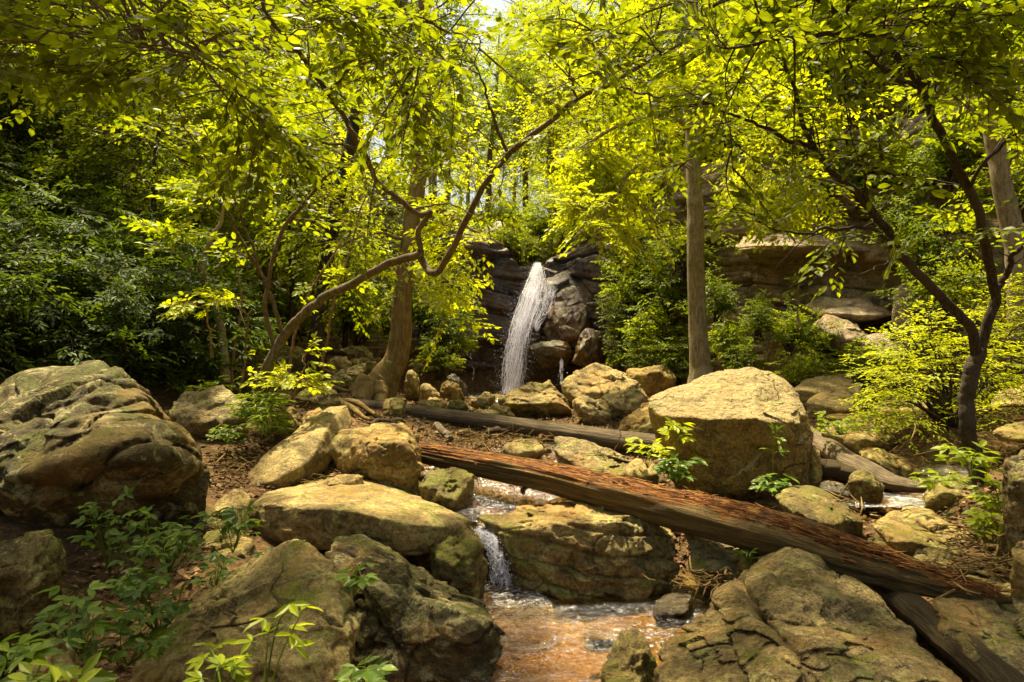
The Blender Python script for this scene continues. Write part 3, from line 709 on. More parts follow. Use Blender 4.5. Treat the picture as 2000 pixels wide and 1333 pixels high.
rock("long tilted stone slab pointing up to the right, sunlit on top", 6.55,
     [(465, 950, -.35), (515, 890, -.1), (580, 840, .35), (640, 796, .7), (678, 790, .8), (688, 825, .7), (666, 872, .3), (626, 920, -.1), (568, 968, -.45), (495, 968, -.45)], T=.3, sink=.02, back=1.0,
     inner=[(555, 900, -.45), (640, 835, .15), (535, 940, -.65), (600, 905, -.4)], mat='rock_pale', level=6, sharp=26, seed=121, rough=.5, facet=.12, cracks=.3, cuts=0)
rock("mossy upright stone at the foot of the leaning tree's sprawling shoot", 7.3, [(535, 810), (560, 792, .1), (578, 800, .1), (588, 835), (572, 858), (545, 850), (530, 830)], mat='rock_moss', level=5, seed=131)
rock("small block of stone behind the tilted slab, below the sapling", 7.8, [(585, 825), (600, 805, .1), (628, 797, .1), (640, 815), (628, 830), (598, 838)], mat='rock_ochre', level=4, seed=133)
rock("small pale stone in leaf litter beside the mossy upright stone", 7.4, [(583, 838), (600, 812), (618, 815), (622, 832), (600, 845)], mat='rock_pale', level=4, seed=134, sink=.1)
rock("grey lichened rock behind the huge left boulder, under the leaning tree", 7.2, [(325, 790, .1), (350, 768, .3), (430, 760, .4), (485, 785, .2), (480, 825), (440, 850), (370, 840), (330, 815)], mat='rock_grey', level=5, seed=141, sharp=12)
rock("angular rock at the left end of the flat slab, tilted on the leaf litter", 5.2, [(395, 1030), (425, 985, .2), (460, 955, .3), (490, 965, .2), (488, 1010), (460, 1060, -.1), (400, 1060)], mat='rock_tan', level=5, seed=142, strata=((.6, 0, .8), .1, .02))
rock("wedge of stone low in the dark gap between the flat slab and the pointed boulder", 4.6, [(385, 1090), (400, 1045, .1), (450, 1030, .2), (500, 1060, .1), (490, 1100), (430, 1110)], mat='rock_moss', level=5, seed=143)
# --- the big block and the rocks behind the logs
rock("big cube-like boulder standing right of centre, rough grey top over a smooth yellowish face", 6.45,
     [(1263, 795, 0), (1275, 772, .1), (1340, 752, .35), (1400, 722, .6), (1430, 714, .65), (1475, 716, .65), (1540, 745, .55), (1575, 795, .25), (1586, 850, .1), (1590, 930, .05), (1583, 962, 0), (1440, 968, -.05), (1310, 925, -.05), (1275, 860, -.03)], T=.55, back=.85, sink=.2,
     inner=[(1285, 812, -.22), (1400, 818, -.3), (1500, 822, -.3), (1570, 828, -.15), (1320, 920, -.15), (1450, 962, -.2), (1570, 955, -.1)], mat='rock_block', level=7, sharp=30, seed=151, rough=.6, cracks=.3, facet=.4, cuts=2)
rock("narrow yellowish stone leaning on the right side of the big cube-like boulder", 6.5, [(1575, 880), (1590, 862), (1600, 880), (1604, 930), (1598, 960), (1578, 962)], mat='rock_ochre', level=4, seed=153)
rock("long grey ridge of rock rising between the two logs", 7.0, [(1065, 870, .2), (1095, 850, .4), (1150, 862, .4), (1210, 890, .2), (1285, 915, 0), (1300, 935, -.1), (1200, 940, -.2), (1080, 905)], mat='rock_grey', level=6, seed=161, T=.5)
rock("pale low stone between the two logs, left of the grey ridge", 7.7, [(980, 872), (1000, 857, .1), (1045, 862, .1), (1068, 880), (1030, 890), (990, 885)], mat='rock_tan', level=4, seed=163)
rock("pale round stone behind the rotting log, at the right end of the grey ridge", 6.4, [(1215, 925), (1235, 900, .1), (1275, 900, .1), (1290, 925), (1260, 945)], mat='rock_pale', level=4, seed=165)
rock("wide boulder with a dark undercut, leaning left below the foot of the waterfall", 10.6,
     [(972, 785, 0), (1000, 762, .2), (1050, 745, .4), (1085, 742, .4), (1100, 760, .2), (1118, 805, 0), (1115, 818, .15), (1060, 822, .25), (1000, 815, .2), (975, 800, .1)], T=1.0, sink=.1,
     inner=[(1000, 785, -.3), (1060, 782, -.35), (1095, 785, -.25)], mat='rock_tan', level=6, sharp=22, seed=171)
rock("largest pale boulder behind the others right of the waterfall's foot", 12.0,
     [(1096, 750), (1120, 725, .2), (1165, 710, .4), (1200, 722, .4), (1250, 740, .2), (1268, 775), (1262, 805), (1180, 815), (1110, 800)], T=1.2, mat='rock_pale', level=6, seed=181, sharp=16)
rock("small split pale boulder in front, tipped to the right", 9.9, [(1118, 780), (1130, 772, .1), (1180, 785, .15), (1202, 805), (1195, 828), (1160, 825), (1120, 800)], mat='rock_pale', level=5, seed=191, sharp=24)
rock("smooth pale boulder resting between the largest pale one and the big cube-like one", 10.3, [(1172, 775), (1195, 762, .1), (1240, 756, .15), (1260, 778), (1250, 800), (1225, 820), (1205, 812), (1180, 790)], mat='rock_pale', level=5, seed=193, sharp=12)
rock("dark sloping rock tucked behind the left corner of the big cube-like boulder", 8.6, [(1195, 850), (1225, 820, .1), (1265, 790, .3), (1300, 800), (1300, 860), (1240, 866)], mat='rock_ochre', level=5, seed=195)
# --- right side
rock("smooth greenish dome of rock behind the rotting log", 5.2, [(1500, 975), (1530, 958, .2), (1590, 957, .3), (1650, 985, .2), (1690, 1020), (1640, 1035, -.1), (1540, 1010, -.1)], mat='rock_moss', level=6, sharp=8, seed=201, cracks=.2, rough=.6)
rock("sunlit low boulder with a dark wedge side, right of the log", 4.75, [(1700, 1020, .2), (1740, 1005, .4), (1830, 1005, .45), (1890, 1040, .2), (1905, 1085, 0), (1870, 1105, -.1), (1800, 1078, -.1), (1715, 1050, -.05)], mat='rock_tan', level=6, seed=211, T=.5, sharp=22)
rock("small flat stone half buried beside the splintered end of the log", 4.3, [(1775, 1105), (1800, 1082, .1), (1850, 1080, .1), (1868, 1105), (1840, 1125), (1790, 1122)], mat='rock_grey', level=5, seed=213)
rock("grey boulder cut by the right edge, lichen on its crown", 3.9, [(1958, 925), (1985, 888, .1), (2050, 870, .2), (2120, 900), (2130, 1010), (2040, 1030), (1985, 1005), (1962, 960)], mat='rock_grey', level=6, seed=221, sharp=12)
rock("dark mossy rock in the shallow golden pool at the foot of the forked tree", 5.55, [(1800, 965), (1835, 942, .1), (1890, 935, .2), (1945, 945, .1), (1950, 975), (1900, 985), (1830, 982)], mat='rock_moss', level=5, seed=223)
rock("low brown rock in the shade between the driftwood trunk and the leafy bank", 7.0, [(1672, 885), (1700, 878, .1), (1770, 895, .1), (1800, 920), (1790, 938), (1740, 935), (1680, 905)], mat='rock_ochre', level=5, seed=225, strata=((.4, 0, .9), .1, .03))
rock("mossy round-backed boulder below the yellow shrub", 8.0, [(1690, 850), (1720, 825, .1), (1745, 835, .1), (1752, 860), (1730, 878), (1690, 872)], mat='rock_moss', level=5, seed=227, sharp=10)
rock("long low mossy boulder under the small bush beside the driftwood trunk", 7.7, [(1600, 840), (1640, 822, .2), (1700, 835, .2), (1730, 860), (1715, 885), (1660, 885), (1610, 865)], mat='rock_moss', level=5, seed=229, sharp=12)
rock("mossy stone propping the driftwood trunk above the golden pool", 6.15, [(1658, 935), (1675, 918, .05), (1700, 925, .05), (1725, 950), (1700, 962), (1668, 958)], mat='rock_moss', level=5, seed=231)
rock("brown broken stone in litter beside the big cube-like boulder", 6.2, [(1596, 950), (1615, 938, .1), (1645, 945, .1), (1662, 968), (1640, 978), (1602, 965)], mat='rock_wet', level=5, seed=233)
rock("broad sunlit slab pile stone, uppermost behind the big cube-like boulder", 10.6, [(1545, 762), (1570, 742, .3), (1650, 730, .5), (1668, 745, .3), (1640, 762), (1600, 775, -.1), (1560, 780)], mat='rock_pale', level=5, seed=241, strata=((0, 0, 1), .12, .02), sharp=26, rough=.5, facet=.3, cuts=1)
rock("small sunlit block at the right end of the slab pile", 10.0, [(1625, 768), (1650, 752, .1), (1680, 748, .15), (1682, 768, .1), (1655, 778)], mat='rock_pale', level=4, seed=243, sharp=28, rough=.4, cuts=1)
rock("thick layered slab under the uppermost sunlit one", 9.6, [(1570, 785), (1600, 768, .3), (1660, 765, .4), (1695, 790, .2), (1680, 800), (1620, 808, -.1), (1580, 803)], mat='rock_pale', level=5, seed=245, strata=((.1, 0, 1), .1, .03), sharp=22, rough=.5, cuts=1)
rock("low brown slab below the layered slab pile", 8.9, [(1600, 815), (1640, 808, .2), (1720, 805, .3), (1730, 818, .1), (1690, 826), (1620, 828)], mat='rock_ochre', level=5, seed=247, strata=((0, 0, 1), .1, .03))
rock("broad sunlit stone under the yellow shrub, left of its trailing branches", 9.0, [(1690, 800), (1730, 782, .2), (1800, 780, .3), (1850, 800), (1800, 820), (1720, 818)], mat='rock_tan', level=5, seed=249)
rock("large pale rock behind the forked tree on the right bank", 9.5, [(1930, 785), (1960, 755, .3), (2040, 740, .4), (2100, 770), (2100, 830), (1990, 835), (1935, 815)], mat='rock_pale', level=5, seed=251)
rock("overhanging flat ledge at the right edge above a dark hollow", 6.6, [(1935, 845), (1960, 830, .2), (2080, 825, .3), (2100, 850), (2060, 868), (1950, 862)], mat='rock_tan', level=5, seed=253, sink=0, T=.6)
rock("large cracked slab at the lower right edge, in half shade", 3.3, [(1800, 1180, .3), (1850, 1150, .5), (1960, 1160, .5), (2120, 1180, .4), (2120, 1360, -.2), (2000, 1390, -.3), (1880, 1270, -.05)], mat='rock_grey', level=6, seed=255, T=.5, strata=((.5, 0, .8), .2, .03))
rock("small stone in litter at the lower right edge, above the cracked slab", 3.7, [(1975, 1080), (2000, 1060), (2060, 1070), (2060, 1110), (1990, 1115)], mat='rock_tan', level=4, seed=257)
rock("narrow wet stone beside the amber pool below the debris heap", 4.5, [(1265, 1195), (1320, 1165, .15), (1355, 1160, .15), (1350, 1180), (1290, 1210)], mat='rock_wet', level=4, seed=259, sink=.1)
# --- left middle distance
rock("grey weathered stone shaped like a tilted wedge, next to the big trunk's roots", 11.6, [(628, 745), (660, 728, .2), (700, 712, .5), (716, 708, .5), (718, 722, .3), (690, 742, 0), (650, 755, -.1)], mat='rock_grey', level=5, seed=261, sharp=26, strata=((.4, 0, .8), .1, .02))
rock("light grey pointed boulder left of the big trunk", 12.6, [(636, 712), (655, 694), (675, 698), (692, 720), (680, 735), (640, 730)], mat='rock_pale', level=5, seed=263)
rock("mossy flat boulder directly left of the big trunk", 13.2, [(678, 702), (705, 696), (735, 708), (742, 725), (715, 730), (685, 718)], mat='rock_moss', level=5, seed=265)
rock("dark rounded boulder farther up the left bank", 14.4, [(665, 685), (690, 674), (715, 676), (730, 692), (725, 704), (680, 700)], mat='rock_grey', level=5, seed=267)
rock("pale boulder behind the sapling stems on the left bank", 13.4, [(470, 705), (500, 672), (540, 662), (560, 690), (555, 730), (480, 735)], mat='rock_tan', level=5, seed=269)
rock("upright tan boulder behind the leaning stem on the left bank", 13.0, [(540, 715), (548, 680), (580, 672), (605, 690), (602, 740), (550, 745)], mat='rock_tan', level=5, seed=271)
rock("wide low tan rock below the sapling stems", 10.4, [(470, 755), (490, 728, .2), (560, 722, .3), (590, 750), (570, 775), (490, 775)], mat='rock_pale', level=5, seed=273)
rock("low mossy rock under the roots on the left path", 9.2, [(575, 775), (600, 758, .1), (650, 757, .1), (672, 785), (640, 800), (590, 798)], mat='rock_moss', level=5, seed=275)
rock("rounded stone pale against the right foot of the big trunk", 12.6, [(788, 760), (792, 728), (805, 722), (820, 738), (818, 765)], mat='rock_pale', level=4, seed=277)
rock("flat grey stone lying left of the dark wet rocks", 12.4, [(818, 778), (822, 752), (840, 750), (860, 768), (855, 785)], mat='rock_pale', level=4, seed=279)
rock("dark boulder with a mossy pale cap, left of the plunge pool", 13.4, [(860, 770), (862, 752), (875, 744), (895, 750), (908, 775), (890, 782)], mat='rock_moss', level=5, seed=281)
rock("black wet pointed rock behind the mossy-capped boulder", 15.0, [(872, 765), (870, 735), (885, 728), (905, 742), (918, 775)], mat='rock_wet', level=4, seed=283)
rock("greenish upright rock standing against the far log's left end", 9.7, [(745, 795), (752, 780, .1), (775, 776, .1), (790, 790), (796, 820), (785, 832), (750, 825)], mat='rock_moss', level=5, seed=285, T=.3)
for i, (lb, Y, o, mt) in enumerate([
    ("brown stone touching the far log, left of the green-sided one", 10.6, [(812, 795), (822, 782), (850, 785), (868, 802), (840, 806)], 'rock_tan'),
    ("green-sided round stone just behind the far log", 10.7, [(868, 800), (880, 781), (905, 782), (918, 795), (905, 806)], 'rock_moss'),
    ("upright pale stone in the row behind the far log", 11.4, [(930, 790), (934, 770), (948, 770), (956, 785), (952, 800)], 'rock_pale'),
    ("tan stone beside the bare twigs by the plunge pool", 12.0, [(945, 785), (952, 768), (966, 772), (970, 788)], 'rock_tan'),
    ("flat pale stone touching the middle of the far log", 10.2, [(915, 812), (935, 800), (975, 803), (980, 818), (950, 820)], 'rock_pale'),
    ("mossy stone left of the undercut boulder, against the far log", 10.3, [(955, 800), (965, 790), (995, 797), (1010, 818), (980, 822)], 'rock_moss'),
    ("thin light slab lying in the row of small stones", 12.2, [(832, 782), (840, 776), (862, 780), (860, 788)], 'rock_pale'),
    ("rusty small stone at the stream edge behind the far log", 12.0, [(915, 790), (920, 780), (934, 780), (936, 795)], 'rock_ochre'),
    ("wet dark stone shining at the stream edge", 11.2, [(895, 812), (905, 798), (922, 800), (920, 812)], 'rock_wet'),
    ("cream stone near the waterfall's splash", 13.4, [(935, 775), (945, 765), (958, 768), (960, 778)], 'rock_pale')]):
    rock(lb, Y, o, mat=mt, level=4, seed=300 + i, name='stone', cat='stone', sink=.1)
# --- rocks of the fall and the wall
rock("rounded brown rock at the very top right of the waterfall", 21.0, [(1062, 530), (1065, 508), (1085, 500), (1120, 505), (1135, 525), (1120, 545), (1080, 545)], mat='cliff_wet', level=5, seed=405, sharp=14)
rock("tall rust-brown rock face right of the waterfall", 19.3, [(1060, 640, .2), (1075, 590, .3), (1110, 555, .5), (1150, 550, .5), (1165, 580, .3), (1155, 640, .1), (1130, 680, 0), (1080, 690, 0)], mat='fall_brown', level=6, seed=407, rough=.5, facet=.9, cuts=2, sharp=28, T=1.5)
rock("shining dark slab beside the waterfall's right stream", 20.1, [(1040, 570), (1066, 540), (1110, 530), (1165, 540), (1130, 590), (1065, 625), (1042, 612)], mat='cliff_wet', level=5, seed=409, rough=.5, facet=.9, cuts=2, sharp=24)
rock("wet black ledge below the rust-brown face, dripping", 18.9, [(1030, 680), (1060, 665), (1110, 665), (1125, 690), (1105, 705), (1050, 700)], mat='rock_wet', level=5, seed=413, rough=.5, facet=.9, cuts=2, sharp=24, strata=((.2, 0, 1), .3, .08))
rock("brown overhanging block at the right foot of the falls' rock", 18.6, [(1120, 690), (1128, 660), (1150, 635), (1175, 650), (1180, 695), (1150, 710)], mat='fall_brown', level=5, seed=415, sharp=26)
rock("pale blue-grey outcrop among leaves above the waterfall's left side", 22.5, [(930, 470), (950, 440), (985, 432), (1010, 460), (1015, 490), (970, 500)], mat='cliff_wet', level=5, seed=417)
rock("flat protruding ledge on the cliff, its lip lit from above", 13.6, [(1438, 480, .3), (1450, 462, .5), (1560, 455, .7), (1690, 470, .6), (1720, 492, .4), (1600, 490, .1), (1480, 492, 0), (1442, 490, 0)], mat='cliff', level=6, seed=421, rough=.5, facet=.9, cuts=2, sharp=26, T=1.2, sink=0, strata=((0, 0, 1), .13, .05))
rock("long purple slab sloping down to the right across the cliff", 13.2, [(1565, 600, .2), (1600, 580, .4), (1690, 585, .5), (1745, 612, .3), (1740, 625), (1680, 625, -.1), (1590, 618)], mat='cliff', level=5, seed=429, rough=.5, facet=.9, cuts=2, sharp=26, T=1.2, sink=0, strata=((.3, 0, 1), .2, .05))
rock("pinkish fallen slab leaning against the cliff's foot on the right", 12.6, [(1580, 640, .2), (1610, 612, .4), (1660, 625, .4), (1710, 665, .2), (1690, 690), (1640, 670, -.1)], mat='cliff', level=5, seed=431, rough=.5, facet=.9, cuts=2, sharp=28, T=.8)
rock("cracked brown slab at the bottom right corner of the cliff", 12.3, [(1672, 700), (1690, 655, .2), (1735, 645, .3), (1755, 690, .1), (1750, 725), (1690, 722)], mat='cliff', level=5, seed=433, rough=.5, facet=.9, cuts=2, sharp=26, T=.8, strata=((.4, 0, .9), .15, .04))
rock("pale upright fin of rock at the cliff's right corner", 12.9, [(1745, 560), (1765, 545, .1), (1785, 570, .2), (1775, 640), (1762, 720), (1742, 720)], mat='cliff', level=5, seed=435, rough=.5, facet=.9, cuts=2, sharp=26, T=1.0)
rock("ochre bulging rock at the foot of the cliff behind the green bushes", 13.0, [(1480, 700), (1510, 668), (1580, 660), (1640, 690), (1630, 745), (1500, 745)], mat='rock_ochre', level=5, seed=437, sharp=12, T=1.0)
rock("brown rock block among the bushes between waterfall and cliff", 16.5, [(1225, 640), (1240, 615), (1265, 620), (1275, 650), (1255, 672), (1228, 665)], mat='cliff', level=5, seed=439)
rock("rusty rock at the foot of the bushes left of the straight trunk", 14.4, [(1215, 745), (1225, 720), (1290, 715), (1330, 735), (1320, 765), (1230, 765)], mat='rock_ochre', level=5, seed=441)
rock("pale grey wall of rock high at the right edge behind the trees", 12.0, [(1905, 520, .4), (1915, 400, .6), (1940, 330, .8), (2060, 300, .8), (2100, 520, .4), (2060, 560), (1950, 550)], mat='rock_grey', level=6, seed=443, sharp=20, T=1.5)

# small loose stones (a few shapes, many copies)
rng = np.random.default_rng(77)
protos = []
for k in range(7):
    r2 = np.random.default_rng(500 + k); pts = nrm(r2.normal(0, 1, (12, 3))) * np.array([1.0, .75, .55]) * .5
    c, p, F = shape_rock(pts, 3, sharp=16, seed=600 + k, rough=.8)
    protos.append(mesh_from("stone", p, [F]))
    protos[-1].materials.append(M[['rock_tan', 'rock_pale', 'rock_grey', 'rock_ochre', 'rock_moss', 'rock_wet', 'rock_tan'][k]])
def stones(n, fn, smin, smax, label, group, kinds):
    c = 0
    while c < n:
        x, y = fn()
        s = smin * (smax / smin) ** (rng.random() ** 1.8)
        me = protos[kinds[int(rng.integers(len(kinds)))]]
        o = bpy.data.objects.new("stone", me); COL.objects.link(o)
        o.location = (x, y, gz(x, y) + s * .08); o.rotation_euler = (rng.normal(0, .25), rng.normal(0, .25), rng.random() * 6.3)
        o.scale = (s, s * (.7 + .5 * rng.random()), s * (.7 + .5 * rng.random()))
        tag(o, label, "stone", group); c += 1
def near_px(l, spread_px=25):
    def f():
        px, py, Y = l[int(rng.integers(len(l)))]
        p = P(px + rng.normal(0, spread_px), py, Y + rng.normal(0, .4)); return p.x, p.y
    return f
stones(84, near_px([(850, 800, 11.5), (900, 790, 12.3), (930, 800, 11.5), (960, 790, 12.5), (830, 790, 12), (1000, 840, 9.4), (900, 845, 9.0), (820, 835, 9.2), (1050, 875, 8.2), (1000, 830, 9.8), (880, 770, 14), (780, 800, 11)], 22), .10, .38, "small loose stone in the rubble around the straight far log", "rubble around the far log", [0, 1, 3, 4, 0, 1])
stones(28, near_px([(1100, 1190, 4.6), (1200, 1215, 4.4), (1260, 1240, 4.3), (1150, 1290, 3.9), (1000, 1200, 4.5)], 45), .03, .13, "pebble lying in the shallow amber pool", "pebbles in the amber pool", [0, 3, 5, 5])
stones(50, near_px([(620, 700, 13), (600, 760, 10.5), (680, 760, 11.3), (560, 740, 11), (640, 800, 8.6), (700, 720, 13.5)], 35), .08, .36, "small stone among the roots of the left bank", "stones among the left bank's roots", [0, 1, 2, 4])
stones(36, near_px([(930, 930, 6.6), (960, 900, 7.4), (1000, 950, 6.3), (1100, 960, 6.2), (900, 900, 7.5), (1180, 960, 6)], 40), .06, .22, "wet stone in the stream bed under the rotting log", "wet stones under the rotting log", [3, 5, 0, 5])
stones(40, near_px([(1650, 1000, 5.8), (1700, 1000, 5.7), (1850, 1050, 5), (1900, 1120, 4.2), (1820, 1020, 5.5), (1700, 940, 6.8), (1620, 900, 7.5), (1930, 1230, 3.6)], 40), .05, .2, "small stone in the litter on the right bank", "stones on the right bank", [0, 1, 3, 2])
stones(28, near_px([(460, 930, 6.3), (600, 860, 7.4), (480, 900, 6.6), (430, 870, 7), (560, 920, 6.5)], 30), .04, .16, "small stone in the leaf litter of the left bank", "stones in the left litter", [0, 1, 3])
stones(28, near_px([(1250, 780, 13), (1330, 770, 12.5), (1180, 800, 12), (1520, 760, 12), (1700, 790, 10), (1760, 800, 9.5)], 40), .12, .45, "small stone between the pale boulders and the cliff", "stones before the cliff", [1, 1, 0, 3])

# ------------------------------------------------------------------ water
def ribbon_water(name, pts, mat, label=None, nu=14, nv=90, ripple=.006):
    """pts: (x,y,z,halfwidth)"""
    C = catmull([p[:3] for p in pts], nv); W = np.interp(np.linspace(0, 1, nv), np.linspace(0, 1, len(pts)), [p[3] for p in pts])
    T = nrm(np.gradient(C, axis=0)); S = nrm(np.stack([T[:, 1], -T[:, 0], 0 * T[:, 0]], 1))
    u = np.linspace(-1, 1, nu)
    V = C[:, None] + S[:, None] * (W[:, None] * u[None])[..., None]
    V = V.reshape(-1, 3); V[:, 2] += ripple * fbm(V * np.array([7, 7, 0]), 3, 4)
    idx = np.arange(nu * nv).reshape(nv, nu)
    me = mesh_from(name, V, [np.stack([idx[:-1, :-1], idx[:-1, 1:], idx[1:, 1:], idx[1:, :-1]], -1).reshape(-1, 4)])
    return tag(link(name, me, mat), label, kind="structure")
def pool(name, outline, z, mat, ripple=.006, n=110):
    o = np.array(outline); lo, hi = o.min(0), o.max(0)
    X, Y = np.meshgrid(np.linspace(lo[0], hi[0], n), np.linspace(lo[1], hi[1], n))
    q = np.stack([X.ravel(), Y.ravel(), 0 * X.ravel()], 1)
    Z = z + ripple * fbm(q * 9, 3, 2)
    idx = np.arange(n * n).reshape(n, n)
    me = mesh_from(name, np.column_stack([q[:, 0], q[:, 1], Z]), [np.stack([idx[:-1, :-1], idx[:-1, 1:], idx[1:, 1:], idx[1:, :-1]], -1).reshape(-1, 4)])
    return tag(link(name, me, mat), kind="structure")
pool("water", [(-1.0, 2.4), (1.75, 5.35)], 0.0, M['water'], .012)
ribbon_water("water", [(-.18, 5.32, .43, .22), (-.25, 5.7, .44, .38), (-.2, 6.4, .46, .75), (0, 7.0, .49, .95), (-.3, 7.9, .56, 1.1), (-.2, 9, .68, 1.0), (-.6, 11, .80, .9), (-.4, 14, .86, 1.2), (0, 18, .88, 1.8), (.1, 21, .9, 2.2)], M['water'], ripple=.02)
ribbon_water("water", [tuple(P(1600, 985, 6.0)) + (.15,), tuple(P(1680, 978, 6.15)) + (.3,), tuple(P(1760, 978, 6.15)) + (.42,), tuple(P(1850, 975, 6.1)) + (.3,), tuple(P(1900, 925, 7.0)) + (.5,), tuple(P(2010, 880, 8.0)) + (.3,)], M['water'], ripple=.01)

def falling(name, L, R, strands, r, seed, parent_label, spray, z_jit=.12, sheet=.5):
    """white water between the polylines L and R (world points, top to bottom)"""
    rg = np.random.default_rng(seed)
    n = 40; Lc, Rc = catmull(L, n), catmull(R, n)
    mb = MB()
    B = strands; a = rg.random(B); a = np.where(rg.random(B) < .75, np.round(a * 11) / 11 + .022 * rg.normal(0, 1, B), a)
    k = 9; t0 = rg.random(B) ** 1.1 * .92; t1 = np.clip(t0 + .03 + .26 * rg.random(B) ** 1.5 * (900 / max(strands, 900)) ** .2 + (.12 if strands < 900 else 0) * rg.random(B), 0, 1)
    tt = t0[:, None] + (t1 - t0)[:, None] * np.linspace(0, 1, k)
    f = tt * (n - 1); i = np.minimum(f.astype(int), n - 2); w = (f - i)[..., None]
    Lp = Lc[i] * (1 - w) + Lc[i + 1] * w; Rp = Rc[i] * (1 - w) + Rc[i + 1] * w
    aa = np.clip(a[:, None] + .10 * rg.normal(0, 1, B)[:, None] * (tt - t0[:, None]) * 2 + .018 * rg.normal(0, 1, (B, k)), -.08, 1.1)[..., None]
    Q = Lp * (1 - aa) + Rp * aa
    Q[..., 1] -= z_jit * rg.random(B)[:, None] * (.4 + tt); Q[..., 0] += .01 * rg.normal(0, 1, Q[..., 0].shape)
    rad = r * (.35 + 1.1 * rg.random(B))[:, None] * np.sin(np.linspace(.12, math.pi - .08, k))[None]
    batch_tubes(Q, rad, 4, mb, cap=False)
    # drops
    m = spray; t = rg.random(m) ** .75; f = t * (n - 1); i = np.minimum(f.astype(int), n - 2); w = (f - i)[:, None]
    Lp = Lc[i] * (1 - w) + Lc[i + 1] * w; Rp = Rc[i] * (1 - w) + Rc[i + 1] * w
    a = rg.normal(.5, .36, m)[:, None]; C = Lp * (1 - a) + Rp * a; C += rg.normal(0, r * 4, C.shape) * (.5 + t[:, None]); C[:, 1] -= z_jit * 1.3 * rg.random(m)
    oc = np.array([(1, 0, 0), (-1, 0, 0), (0, 1, 0), (0, -1, 0), (0, 0, 1.8), (0, 0, -1.8)]) * 1.0
    of = np.array([(0, 2, 4), (2, 1, 4), (1, 3, 4), (3, 0, 4), (2, 0, 5), (1, 2, 5), (3, 1, 5), (0, 3, 5)])
    s = r * (.25 + 1.0 * rg.random(m) ** 2); V = C[:, None] + oc[None] * s[:, None, None]
    mb.add(V.reshape(-1, 3), (of[None] + (np.arange(m) * 6)[:, None, None]).reshape(-1, 3))
    loc = tuple((Lc[-1] + Rc[-1]) / 2)
    o = mb.build(name, M['white'], None, loc)
    tag(o, parent_label, "waterfall", kind="structure")
    # sheets of water, ragged and soft towards their edges
    for q_ in range(3 if strands > 200 else 1):
        u = np.linspace(-.06, 1.06, 40)
        V = Lc[:, None] * (1 - u[None, :, None]) + Rc[:, None] * u[None, :, None]
        V = V.reshape(-1, 3).copy(); V[:, 1] += .10 - .11 * q_ + .10 * fbm(V * 1.6 + q_ * 7, 3, 3 + q_)
        idx = np.arange(n * 40).reshape(n, 40)
        me = mesh_from("water_sheet", V - np.array(loc), [np.stack([idx[:-1, :-1], idx[:-1, 1:], idx[1:, 1:], idx[1:, :-1]], -1).reshape(-1, 4)])
        at = me.attributes.new("soft", 'FLOAT', 'POINT'); at.data.foreach_set("value", np.tile(np.clip(np.sin(np.clip((u + .06) / 1.12, 0, 1) * math.pi), 0, 1) ** .6, n).astype(np.float32))
        link("water_sheet", me, M['fall'], o)
    return o
_wm = NT('white_water'); _b = _wm.bsdf((.76, .76, .86), .3, None, .5); _tl = _wm.N("ShaderNodeBsdfTranslucent"); _tl.inputs[0].default_value = (.95, .95, 1, 1)
_mx = _wm.N("ShaderNodeMixShader"); _mx.inputs[0].default_value = .5; _wm.L(_b.outputs[0], _mx.inputs[1]); _wm.L(_tl.outputs[0], _mx.inputs[2]); M['white'] = _wm.done(_mx.outputs[0])
falling("waterfall", [P(1041, 514, 20.6), P(1028, 548, 20.0), P(1011, 592, 19.3), P(996, 645, 18.8), P(985, 700, 18.5), P(977, 770, 18.3)],
        [P(1058, 514, 20.6), P(1062, 545, 20.0), P(1056, 590, 19.3), P(1038, 640, 18.8), P(1028, 700, 18.5), P(1019, 770, 18.3)], 240, .0055, 3, "white waterfall dropping in a narrow plume over the dark rock wall", 7000, .3)
falling("waterfall", [P(1062, 548, 19.6), P(1054, 585, 19.1), P(1040, 630, 18.7)], [P(1092, 562, 19.4), P(1074, 605, 19.0), P(1048, 650, 18.6)], 120, .0045, 5, "thin fan of water sliding over the slab right of the main plume", 300, .1)
falling("waterfall", [P(1094, 700, 18.4), P(1094, 725, 18.3), P(1093, 752, 18.2)], [P(1099, 700, 18.4), P(1099, 725, 18.3), P(1100, 752, 18.2)], 30, .010, 6, "single thin trickle dripping from the wet black ledge", 60, .05)
falling("cascade", [P(925, 1028, 5.25), P(938, 1045, 5.1), P(955, 1085, 5.0), P(960, 1140, 4.95)], [P(952, 1026, 5.25), P(968, 1050, 5.05), P(985, 1090, 4.95), P(1000, 1142, 4.9)], 150, .0034, 7, "little white cascade pouring between the mossy boulder and the layered rock", 900, .06)
# froth where the cascade lands
ribbon_water("foam", [tuple(P(965, 1125, 5.08))[:2] + (.014, .17), tuple(P(985, 1160, 4.85))[:2] + (.018, .24), tuple(P(1010, 1190, 4.6))[:2] + (.014, .24), tuple(P(1030, 1225, 4.3))[:2] + (.010, .18)], M['foam'], ripple=.03, nv=70, nu=30)
ribbon_water("water", [tuple(P(1010, 1190, 4.6))[:2] + (.020, .24), tuple(P(1030, 1230, 4.25))[:2] + (.021, .34), tuple(P(1040, 1290, 3.85))[:2] + (.021, .36), tuple(P(1040, 1360, 3.4))[:2] + (.020, .36)], M['riffle_sparkle'], ripple=.025, nv=90, nu=40)  # ribbon of aerated streaks and painted sparkle down the pool's left part

